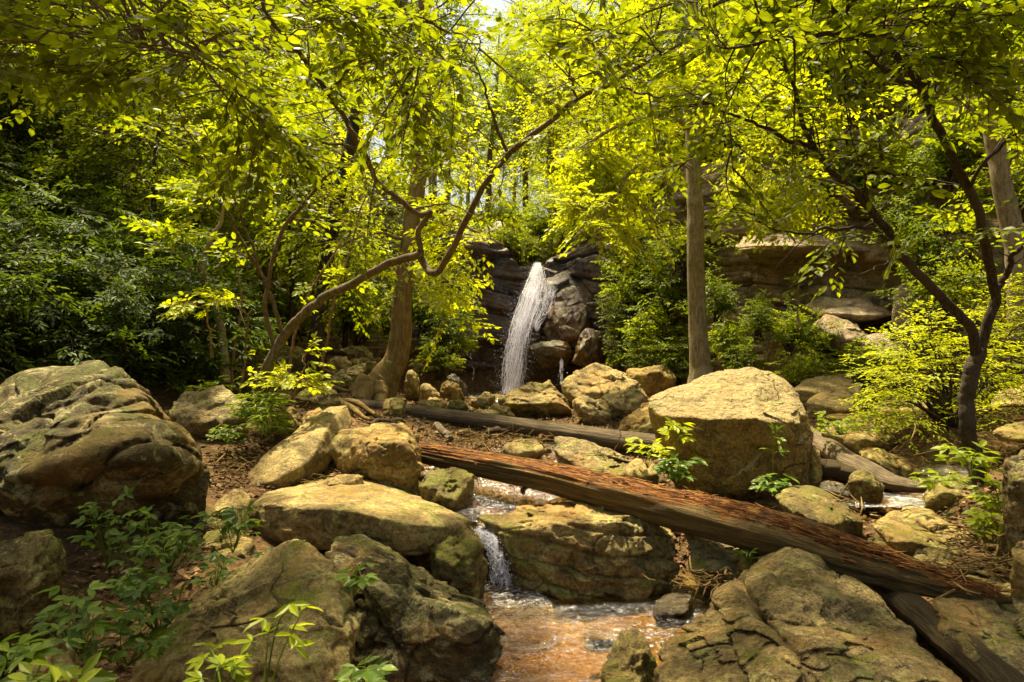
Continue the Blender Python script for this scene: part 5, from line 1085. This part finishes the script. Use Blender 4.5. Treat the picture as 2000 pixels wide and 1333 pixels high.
# ------------------------------------------------------------------ trees and shrubs from shared shapes
def crown_fans(rng, n, rx, ry, rz, zc, shell=.45, R=(.6, 1.1), flat=.25, low=-1.0):
    u = nrm(rng.normal(0, 1, (n, 3))); u[:, 2] = np.maximum(u[:, 2], low)
    rr = (shell + (1 - shell) * rng.random(n)) ** .8 * (.85 + .3 * vnoise(u * 2.3 + 5, int(rng.integers(999))))
    C = u * rr[:, None] * np.array([rx, ry, rz]); C[:, 2] += zc
    D = nrm(u * np.array([1, 1, flat]) + rng.normal(0, .35, (n, 3)))
    return C - D * .4, D, rng.uniform(R[0], R[1], n)
def make_tree(name, label, cat, group, seed, H, rx, zc, rz, nf, leaf, bark, size=.11, r0=.16, nb=9, T=7, K=5, Rr=(.7, 1.2), droop=.25):
    rng = np.random.default_rng(seed); root = empty(name, (0, 0, 0), label, cat, group)
    mb = MB(); lean = rng.normal(0, .05 * H, 2)
    tube(mb, [(0, 0, -.4), (lean[0] * .2, lean[1] * .2, H * .3), (lean[0] * .7, lean[1] * .4, H * .65), (lean[0], lean[1], H)], [r0 * 1.2, r0, r0 * .7, r0 * .15], n=40, sides=10, wob=.1, seed=seed)
    mb.build('trunk', M[bark], root)
    w = MB(); lv = MB(); C, D, R_ = crown_fans(rng, nf, rx, rx, rz, zc, R=Rr)
    C[:, 0] += lean[0] * .6; C[:, 1] += lean[1] * .4
    for k in range(nb):
        a = rng.random() * 6.28; z = zc - rz * .6 + rng.random() * rz * 1.3; d = np.array([math.cos(a), math.sin(a), .35])
        s0 = np.array([lean[0] * z / H, lean[1] * z / H, z]); tube(w, [s0, s0 + d * rx * .5, s0 + d * rx * .9 + np.array([0, 0, -.1])], [r0 * .3, r0 * .2, .01], n=14, sides=5, wob=.15, seed=seed + k)
    fans(rng, w, lv, C, D, R_, T=T, K=K, size=size, near=False, droop=droop, woodr=.008)
    w.build('limbs', M[bark], root); lv.build('crown', M[leaf], root, smooth=False)
    return root
def copy_tree(o, loc, rz, s, label=None, group=None):
    r = o.copy(); COL.objects.link(r); r.location = loc; r.rotation_euler = (0, 0, rz); r.scale = (s, s, s)
    if label: r["label"] = label
    if group: r["group"] = group
    for ch in list(o.children):
        c = ch.copy(); COL.objects.link(c); c.parent = r
    return r
def place_all(protos, spots, lab_group, sink=.1, smin=.8, smax=1.25, seed=0, scale=None):
    rg = np.random.default_rng(seed); used = set()
    for i, (x, y) in enumerate(spots):
        k = i % len(protos); s = rg.uniform(smin, smax) * (scale[i] if scale is not None else 1); a = rg.random() * 6.28
        lb, gr = lab_group(x, y, i)
        z = gz(x, y) - sink
        if k not in used:
            used.add(k); o = protos[k]; o.location = (x, y, z); o.rotation_euler = (0, 0, a); o.scale = (s, s, s); o["label"] = lb; o["group"] = gr
        else: copy_tree(protos[k], (x, y, z), a, s, lb, gr)

rng = np.random.default_rng(5)
# understorey with layered bright sprays
und = [make_tree("understorey_tree", "x x x x", "tree", "g", 900 + k, [5.2, 4.4, 6.2][k], [2.2, 2.5, 2.4][k], [3.3, 2.7, 4.0][k], [1.9, 1.7, 2.3][k], [150, 150, 190][k], ['leaf_mid', 'leaf_mid', 'leaf_bright'][k], 'bark_dark', .105, .06, 8, Rr=(.6, 1.1)) for k in range(3)]
us = [(-6.2, 11.6), (-8.6, 12.6), (-4.6, 14.2), (-6.8, 14.5), (-9.5, 13), (-5.5, 17), (-8, 18.5), (-12, 17), (-10.5, 21.5), (-3.8, 15.2), (-5.2, 21), (-7, 23.5), (-14, 13.5), (-13.5, 22), (-16, 18), (-11.5, 10.5), (-9, 11.2)]
us2 = [(5.2, 16.6), (7.2, 16.0), (9.3, 15.2), (11, 13.6), (4.4, 18.4), (3.4, 19.6), (2.5, 22.5), (4.3, 20.5), (6, 18.5), (8, 17), (10, 16.5), (12.5, 14), (3.5, 25), (6.5, 22.5), (9.5, 20), (12.5, 18)]
place_all(und, us + us2, lambda x, y, i: (("layered bright understorey tree on the left wooded slope", "understorey trees on the left slope") if x < 0 else ("layered bright understorey tree growing on top of the cliff", "understorey trees on the cliff top")), seed=3)
far = [make_tree("broadleaf_tree", "x x x x", "tree", "g", 930 + k, [13, 15, 11][k], [3.3, 3.8, 3.2][k], [8.0, 9.2, 6.2][k], [4.8, 5.4, 4.6][k], [300, 360, 280][k], ['leaf_far', 'leaf_mid', 'leaf_far'][k], 'bark_grey', .17, .18, 12, Rr=(.9, 1.6)) for k in range(3)]
fs = [(-5.5, 30), (-7.5, 33), (-11, 29), (4.5, 34), (7.5, 30), (-15, 32), (-19, 26), (-14, 26), (-20, 34), (-4, 42), (3.2, 48), (1.0, 50), (-1.6, 44), (2.4, 41), (.2, 58), (7, 40), (11, 35), (10, 26), (14, 22), (17, 17), (15, 30), (20, 24), (-9, 40), (-15, 42), (-24, 30), (-22, 20), (-18, 15), (-26, 22), (-6, 52), (8, 52), (-14, 54), (15, 45), (-4, 62), (-26, 42), (22, 38), (19, 11.5), (-17, 10.5), (5, 62), (-8, 66), (13, 62), (-4, 80), (5, 84), (12, 80), (-13, 82)]
place_all(far, fs, lambda x, y, i: (("tall sunlit broadleaf tree on the wooded hillside left of the falls", "tall trees on the left hillside") if x < -2.5 and y < 50 else ("tall sunlit broadleaf tree on the ground above the cliff", "tall trees above the cliff") if x > 4 and y < 50 else ("far pale broadleaf tree closing the valley behind the waterfall", "far trees behind the waterfall")), seed=4)

def make_shrub(name, seed, rx, rz, nf, leaf, size, aspect, K=5, T=6, Rr=(.3, .55), droop=.1, near=True, spread=.9, bark='bark_dark', flat=.5):
    rng = np.random.default_rng(seed); root = empty(name, (0, 0, 0), "x x x x", "shrub", "g")
    w = MB(); lv = MB(); C, D, R_ = crown_fans(rng, nf, rx, rx, rz, rz * .55, shell=.35, R=Rr, flat=flat, low=-.5)
    C[:, 2] = np.maximum(C[:, 2], .1)
    for k in range(9):
        tg = C[int(rng.integers(len(C)))]; tube(w, [(rng.normal(0, .1), rng.normal(0, .1), -.2), tg * .5 + rng.normal(0, .08, 3), tg], [.025, .016, .006], n=12, sides=5, wob=.06, seed=seed + k)
    fans(rng, w, lv, C, D, R_, T=T, K=K, size=size, near=near, aspect=aspect, droop=droop, spread=spread, woodr=.005)
    w.build('stems', M[bark], root); lv.build('foliage', M[leaf], root, smooth=False)
    return root
ev = [make_shrub("evergreen_shrub", 950 + k, [1.15, 1.35, 1.0][k], [1.3, 1.5, 1.1][k], [120, 140, 100][k], 'leaf_dark', .078, .38, K=7, T=7) for k in range(3)]
es = [(-5.2, 8.9), (-6.3, 9.4), (-7.4, 9.0), (-4.4, 9.6), (-5.6, 10.4), (-6.8, 10.9), (-8.2, 10.4), (-8.8, 8.6), (-6.1, 12.4), (-7.6, 12.2), (-9.2, 12.2), (-10.3, 9.8), (-8.6, 7.2), (-10, 12), (-7.9, 14), (-9.8, 14.5), (-11.6, 13), (-4.6, 8.3), (-5.9, 8.0), (-7.0, 7.9), (-8.0, 9.6), (-9.6, 7.6), (-6.4, 7.2), (-8.3, 6.3), (-4.2, 8.9)]
_evn = ["dark glossy evergreen shrub nearest behind the huge left boulder", "dark evergreen shrub on the steep left slope"]
place_all(ev, es, lambda x, y, i: ("dark glossy evergreen shrub growing low behind the huge left boulder" if y < 10 else "dark evergreen shrub higher on the shaded left slope", "evergreen shrubs on the left slope"), seed=6)

gs = [make_shrub("bush", 960 + k, [.75, .95][k], [.8, .7][k], [80, 100][k], ['leaf_shrub', 'leaf_mid'][k], .07, .5, K=5, T=6, Rr=(.25, .5), near=False) for k in range(2)]
bspots = [(P(1215, 625, 16.4), 1.1), (P(1230, 560, 16.8), 1.2), (P(1215, 685, 16), .8), (P(1290, 640, 15.6), 1.3), (P(1310, 560, 15.8), 1.4), (P(1260, 510, 17.2), 1.4), (P(1325, 700, 14.8), 1.0), (P(1420, 660, 13.6), .8), (P(1400, 580, 14), .9), (P(1340, 480, 15.6), 1.3), (P(1205, 515, 18.2), .9),
          (P(1540, 640, 12.9), .8), (P(1480, 620, 13), .7), (P(1600, 660, 12.8), .7), (P(1450, 700, 12.9), .8), (P(1560, 720, 12.2), .7), (P(1650, 735, 11.6), .9), (P(1700, 700, 11.8), .7), (P(1260, 700, 15), .9), (P(880, 600, 17.5), 1.1), (P(870, 650, 16.5), 1.2), (P(895, 665, 17.2), .8), (P(925, 510, 20.6), 1.0), (P(985, 460, 21.6), 1.2), (P(1150, 480, 20.6), 1.2), (P(1100, 470, 22.5), 1.1), (P(1040, 490, 23), .8), (P(1010, 480, 23), 1.0), (P(1145, 500, 21.6), .9), (P(1060, 440, 25), 1.3), (P(1120, 420, 26), 1.5), (P(980, 420, 25), 1.4), (P(470, 620, 14), .9), (P(560, 610, 15), 1.0), (P(400, 600, 13.5), 1.0), (P(690, 600, 15), 1.0), (P(620, 560, 17), 1.2), (P(510, 540, 17), 1.2), (P(1850, 290, 12.3), 1.3), (P(1770, 320, 13.6), 1.3), (P(1690, 330, 14.2), 1.3), (P(1930, 240, 11.8), 1.3), (P(1600, 340, 14.4), 1.2), (P(1990, 360, 11.0), 1.2), (P(830, 600, 17), 1.2), (P(700, 620, 16), 1.2), (P(760, 600, 17), 1.2), (P(860, 700, 16), .8), (P(1810, 480, 11.6), 1.2), (P(1850, 560, 10.8), 1.1), (P(1760, 420, 13), 1.1)]
_n6 = len(bspots) - 15
_bl = {0: "leafy bush clinging to the rock between the waterfall and the straight grey tree", 1: "small bush rooted on a ledge of the layered cliff", 2: "leafy bush hanging on the shaded bank left of the waterfall", 3: "bush crowding the rim of rock beside the head of the falls", 4: "light green bush on the slope behind the leaning tree's stems"}
for i, (p, s) in enumerate(bspots):
    kk = 0 if i in (0, 1, 2, 3, 4, 5, 6, 9, 10, 18) else 1 if i in (7, 8, 11, 12, 13, 14, 15, 16, 17) or i >= len(bspots) - 9 else 4 if _n6 <= i < _n6 + 6 else 3 if i in (22, 23, 24, 25, 26, 27, 28, 29, 30, 31) else 2
    lb = _bl[kk]; pr = gs[i % 2]
    loc = (p.x, p.y, p.z - .45 * s)
    if i < 2: pr.location = loc; pr.scale = (s, s, s); pr["label"] = lb; pr["group"] = "bushes " + ["beside the straight tree", "on the cliff", "left of the falls", "at the head of the falls", "behind the leaning tree"][kk]; pr.rotation_euler = (0, 0, i)
    else: copy_tree(pr, loc, i * 1.7, s, lb, "bushes " + ["beside the straight tree", "on the cliff", "left of the falls", "at the head of the falls", "behind the leaning tree"][kk])

# the golden shrub on the right bank: long flat feathery sprays
def golden():
    rng = np.random.default_rng(71); b = P(1860, 850, 8.0); root = empty("golden_shrub", b, "wide feathery yellow-green shrub arching over the right bank behind the forked tree", "shrub")
    w = MB(); lv = MB(); FC, FD = [], []
    for i in range(170):
        px = rng.uniform(1700, 2060); top = 560 + abs(px - 1900) * .45 if px < 1900 else 560; py = rng.uniform(top, 830 - abs(px - 1850) * .12)
        FC.append(P(px, py, rng.uniform(7.2, 9.0)))
    FC = np.array([list(c) for c in FC]); D = nrm(FC - np.array([b.x, b.y + .6, b.z + .3])); D[:, 2] = D[:, 2] * .3 + .02; D = nrm(D + rng.normal(0, .15, D.shape))
    for c in FC[::4]: tube(w, [np.array(b), (np.array(b) + c) / 2 + [0, 0, .15], c], [.02, .012, .004], n=14, sides=5, wob=.08, seed=int(c[0] * 50) % 99)
    fans(rng, w, lv, FC - D * .35, D, rng.uniform(.45, .8, len(FC)), T=9, K=8, size=.058, aspect=.42, near=False, droop=.22, tilt=.18, jit=.5, woodr=.004)
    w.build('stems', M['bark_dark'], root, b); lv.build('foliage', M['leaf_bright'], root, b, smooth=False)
golden()

# ------------------------------------------------------------------ small plants
def plant(name, label, base, tips, leaf='leaf_plant', size=.07, aspect=.5, compound=3, nodes=3, seed=0, cat='plant', rstem=.0025, group=None, tipn=1):
    rng = np.random.default_rng(seed); b = P(*base); root = empty(name, b, label, cat, group); w = MB(); lv = MB()
    for t in tips:
        tp = np.array(P(*t)); a = np.array(b); mid = (a + tp) / 2 + np.array([0, 0, .25 * np.linalg.norm(tp - a) * .4]) + rng.normal(0, .02, 3)
        Q, _ = tube(w, [a, mid, tp], [rstem * 1.3, rstem, rstem * .6], n=14, sides=5, seed=seed, flute=0)
        T_ = nrm(np.gradient(Q, axis=0))
        for k in range(nodes):
            ii = int(13 * (1 - .75 * k / max(nodes, 1))); c = Q[ii]; sgn = 1 if k % 2 else -1
            lat = nrm(np.cross(T_[ii], [0, 0, 1.0]) + 1e-3) * sgn
            d = T_[ii] * (1 if k == 0 else .3) + lat * (0 if k == 0 else .9) + rng.normal(0, .25, 3); d[2] = d[2] * .3 + .02; d = nrm(d)
            pet = .35 * size * (0 if k == 0 else 2.0); c2 = c + d * pet + np.array([0, 0, pet * .3])
            if pet: batch_tubes(np.stack([c, (c + c2) / 2 + [0, 0, .003], c2])[None], np.full((1, 3), rstem * .5), 4, w, cap=False)
            m = compound; angs = (np.arange(m) - (m - 1) / 2) * (1.05 if m <= 3 else .72)
            up = nrm(np.array([0, -.25, 1.0]) + rng.normal(0, .3, 3)); s = nrm(np.cross(d, up))
            DD = d[None] * np.cos(angs)[:, None] + s[None] * np.sin(angs)[:, None]; DD[:, 2] -= .12 + .1 * rng.random(m)
            sz = size * (1.05 - .22 * np.abs(angs)) * (.8 + .4 * rng.random())
            add_leaves(lv, np.repeat(c2[None], m, 0), DD, np.repeat(up[None], m, 0) + rng.normal(0, .12, (m, 3)), sz, sz * aspect, True)
    w.build('stems', M['leaf_shrub'], root, b); lv.build('leaves', M[leaf], root, b, smooth=False)
    return root
def tip_cloud(rng, px, py, Y, sx_, sy_, n, dY=.15): return [(px + rng.uniform(-sx_, sx_), py + rng.uniform(-sy_, sy_), Y + rng.normal(0, dY)) for _ in range(n)]
rng = np.random.default_rng(12)
for i, (lb, base, cl, kw) in enumerate([
    ("three-leaved plant highest in the dark hollow, under the huge left boulder's lip", (215, 1120, 3.3), (210, 1010, 3.1, 55, 45, 10), {}),
    ("dense pale-lit clump of lobed leaves right of centre in the hollow", (330, 1120, 3.2), (325, 1030, 3.05, 70, 45, 18), {}),
    ("lobed-leaved plant in the middle of the dark hollow", (280, 1180, 3.0), (280, 1100, 2.9, 60, 45, 12), {}),
    ("plant with glowing pointed leaves below the dense clump", (310, 1240, 2.9), (300, 1170, 2.8, 70, 35, 12), {}),
    ("low trailing plant beside the shaded left boulder", (160, 1290, 2.7), (170, 1225, 2.6, 80, 35, 12), {}),
    ("small plant of dark leaves deep in the hollow, in front of the pointed boulder", (250, 1300, 2.7), (255, 1250, 2.7, 60, 30, 10), {}),
    ("few-leaved plant growing against the pointed boulder's left slope", (420, 1150, 3.5), (410, 1110, 3.4, 35, 25, 6), {}),
    ("sprig of serrated leaves between the flat slab and the tilted corner rock", (455, 1080, 4.2), (455, 1015, 4.1, 30, 25, 6), {'size': .08}),
    ("green sprig hanging in the dark gap under the flat slab", (525, 1110, 4.2), (525, 1065, 4.1, 35, 22, 5), {}),
    ("three bright leaves on a thin stem beside the shaded left boulder", (150, 1230, 2.75), (140, 1165, 2.6, 18, 12, 3), {'size': .065}),
    ("large broad-leaved plant at the bottom left corner", (40, 1400, 1.9), (50, 1250, 1.8, 55, 35, 4), {'size': .075, 'compound': 5, 'aspect': .36, 'leaf': 'leaf_plant'}),
    ("bright broad-leaved sprout at the bottom edge left of the pointed boulder", (150, 1420, 1.8), (150, 1315, 1.75, 50, 22, 4), {'size': .07, 'compound': 3, 'aspect': .4, 'leaf': 'leaf_shrub'}),
    ("yellow sprout in front of the pointed boulder, lower one of two", (440, 1400, 1.95), (440, 1265, 1.85, 40, 35, 3), {'size': .06, 'compound': 5, 'aspect': .36, 'leaf': 'leaf_mid'}),
    ("taller yellow sprout with drooping tip in front of the pointed boulder", (510, 1400, 2.0), (560, 1200, 1.85, 45, 50, 3), {'size': .065, 'compound': 3, 'aspect': .32, 'leaf': 'leaf_mid'}),
    ("glossy-leaved sprig on the crest between the two bottom-left boulders", (690, 1165, 3.2), (705, 1135, 3.1, 35, 25, 5), {'size': .06, 'leaf': 'leaf_plant'}),
    ("pale green sprig rising beside the lichen-blotched bottom boulder", (690, 1400, 2.6), (722, 1295, 2.5, 20, 28, 3), {'size': .07}),
    ("yellow-leaved sprig at the upper left of the cube-like boulder's face", (1325, 905, 6.1), (1328, 832, 6.05, 18, 4, 4), {'size': .10, 'leaf': 'leaf_bright'}),
    ("yellow-leaved clump at the left foot of the cube-like boulder", (1265, 915, 6.2), (1265, 868, 6.1, 40, 14, 7), {'size': .10, 'leaf': 'leaf_bright'}),
    ("green creeper growing along the foot of the cube-like boulder's left side", (1325, 945, 6.0), (1335, 912, 5.95, 50, 20, 12), {'size': .09}),
    ("green creeper at the right foot of the cube-like boulder", (1520, 985, 5.9), (1515, 945, 5.85, 35, 18, 9), {'size': .09}),
    ("sprig with narrow leaves halfway up the cube-like boulder's right side", (1510, 950, 5.95), (1518, 840, 6.0, 10, 4, 2), {'size': .08}),
    ("drooping leafy plant left of the forked tree's foot", (1900, 945, 5.1), (1880, 885, 5.0, 35, 20, 8), {'size': .10, 'compound': 3, 'leaf': 'leaf_mid'}),
    ("bright leafy plant right of the forked tree's foot", (1955, 1010, 4.7), (1950, 955, 4.6, 35, 40, 10), {'size': .09, 'leaf': 'leaf_mid'}),
    ("green low plant beside the grey boulder at the right edge", (1950, 1040, 4.5), (1945, 1015, 4.4, 35, 25, 8), {'size': .08, 'leaf': 'leaf_mid'}),
    ("floating leafy twig low over the golden pool", (1905, 950, 5.3), (1840, 938, 5.3, 60, 6, 6), {'size': .09, 'leaf': 'leaf_mid'}),
    ("narrow-leaved dark plant on the bank edge under the leaning tree", (510, 830, 7.0), (500, 790, 6.95, 45, 22, 22), {'size': .13, 'aspect': .22, 'compound': 3, 'leaf': 'leaf_shrub'}),
    ("second narrow-leaved plant beside the mossy upright stone", (525, 850, 6.9), (520, 825, 6.85, 25, 15, 12), {'size': .13, 'aspect': .2, 'compound': 3, 'leaf': 'leaf_shrub'}),
    ("low mat of small leaves on the bank below the lichened grey rock", (440, 868, 6.7), (440, 845, 6.7, 35, 14, 22), {'size': .06, 'leaf': 'leaf_shrub'}),
    ("small bright plant before the pale crooked sapling", (440, 775, 8), (420, 750, 7.9, 50, 16, 12), {'size': .08, 'leaf': 'leaf_mid'}),
    ("light green small bush over the long low mossy boulder", (1640, 850, 7.4), (1650, 820, 7.4, 60, 25, 26), {'size': .075, 'leaf': 'leaf_mid'}),
    ("sprig of green blades in the shade behind the pale split boulder", (1465, 1105, 4.4), (1466, 1085, 4.4, 6, 10, 4), {'size': .06, 'aspect': .16}),
    ("green plant with pointed leaves by the wedge stone under the flat slab", (520, 1135, 3.9), (510, 1090, 3.9, 25, 15, 4), {'size': .06})]):
    px, py, Y, sx_, sy_, n = cl
    kw = dict(kw); kw.setdefault('size', .055); kw.setdefault('leaf', 'leaf_plant')
    plant("plant", lb, base, tip_cloud(rng, px, py, Y, sx_, sy_, n), seed=200 + i, **kw)

# ------------------------------------------------------------------ uncountable ground cover
def litter():
    rng = np.random.default_rng(9); mb = MB()
    for n, y0, y1, near in ((52000, 2.0, 7.5, True), (75000, 6.5, 15.0, False)):
        y = y0 + (y1 - y0) * rng.random(n); x = rng.normal(0, .50, n) * (y * .85 + 1.2); k = (np.abs(x) < 14); x, y = x[k], y[k]
        z = ground_z(np.column_stack([x, y])); keep = z > .05; x, y, z = x[keep], y[keep], z[keep]
        nz = vnoise(np.column_stack([x * 1.3, y * 1.3, 0 * x]), 4); keep = rng.random(len(x)) < .55 + .6 * nz; x, y, z = x[keep], y[keep], z[keep]
        m = len(x); pos = np.column_stack([x, y, z + .008 + .025 * rng.random(m)]); d = rng.normal(0, 1, (m, 3)); d[:, 2] *= .3
        nn = np.array([0, 0, 1.0]) + rng.normal(0, .5, (m, 3)); s = .02 + .045 * rng.random(m) ** 1.3
        add_leaves(mb, pos, d, nn, s, s * rng.uniform(.3, .75, m), near)
    tag(mb.build("leaf_litter", M['litter'], smooth=False), kind="stuff")
litter()
def debris(name, spots, n, seed, ln=(.06, .3), mat='bark_tan'):
    rng = np.random.default_rng(seed); Q = []
    for _ in range(n):
        px, py, Y = spots[int(rng.integers(len(spots)))]; p = np.array(P(px + rng.normal(0, 30), py, Y + rng.normal(0, .25))); p[2] = max(p[2], gz(p[0], p[1])) + rng.random() * .06
        d = nrm(rng.normal(0, 1, 3) * np.array([1, 1, .3])); L = rng.uniform(*ln); Q.append(np.stack([p, p + d * L * .5 + rng.normal(0, .015, 3), p + d * L]))
    Q = np.array(Q); mb = MB(); batch_tubes(Q, np.random.default_rng(1).uniform(.002, .008, (n, 1)) * np.array([[1, .9, .5]]), 5, mb)
    return tag(mb.build(name, M[mat]), kind="stuff")
debris("twig_debris", [(930, 865, 8.2), (980, 860, 8.2), (900, 870, 8.0), (1040, 868, 8.0), (960, 852, 8.4), (880, 850, 8.5)], 170, 3)
debris("twig_debris", [(1380, 1130, 4.5), (1400, 1150, 4.4), (1360, 1150, 4.5)], 70, 4, (.05, .2))
debris("twig_debris", [(1780, 870, 7.4), (1760, 900, 7.2), (1930, 1060, 4.6), (1950, 1110, 4.2), (1900, 1160, 3.9)], 90, 5, (.06, .3))
debris("twig_debris", [(430, 930, 6.2), (560, 860, 7.4), (620, 950, 6.2), (700, 830, 8.8), (480, 850, 7.2), (450, 900, 6.5), (600, 790, 9)], 160, 8, (.06, .35))
debris("twig_debris", [(1700, 1010, 5.4), (1900, 1060, 4.7), (1850, 1110, 4.2), (1900, 850, 8), (1950, 830, 8.2), (1620, 990, 5.6), (1980, 1120, 3.9)], 120, 9, (.05, .3))
def undergrowth():
    rng = np.random.default_rng(19); n = 5200
    y = 12 + 45 * rng.random(n) ** 1.6; x = rng.uniform(-1.1, 1.0, n) * (y * .9)
    z = ground_z(np.column_stack([x, y])); ok = (z > 1.9) & ~((np.abs(x - .6) < .8) & (y < 21.8)) & ~((x < -3.5) & (x > -6) & (y < 14) & (z < 2.2))
    x, y, z = x[ok], y[ok], z[ok]; m = len(x)
    C = np.column_stack([x, y, z + rng.uniform(.05, .9, m)]); D = nrm(rng.normal(0, 1, (m, 3)) * np.array([1, 1, .3]) + np.array([0, -.4, .15]))
    lv = MB(); fans(rng, None, lv, C, D, rng.uniform(.4, .9, m) * (1 + y / 60), T=6, K=5, size=.12, near=False)
    tag(lv.build("undergrowth", M['leaf_far'], smooth=False), kind="stuff")
undergrowth()
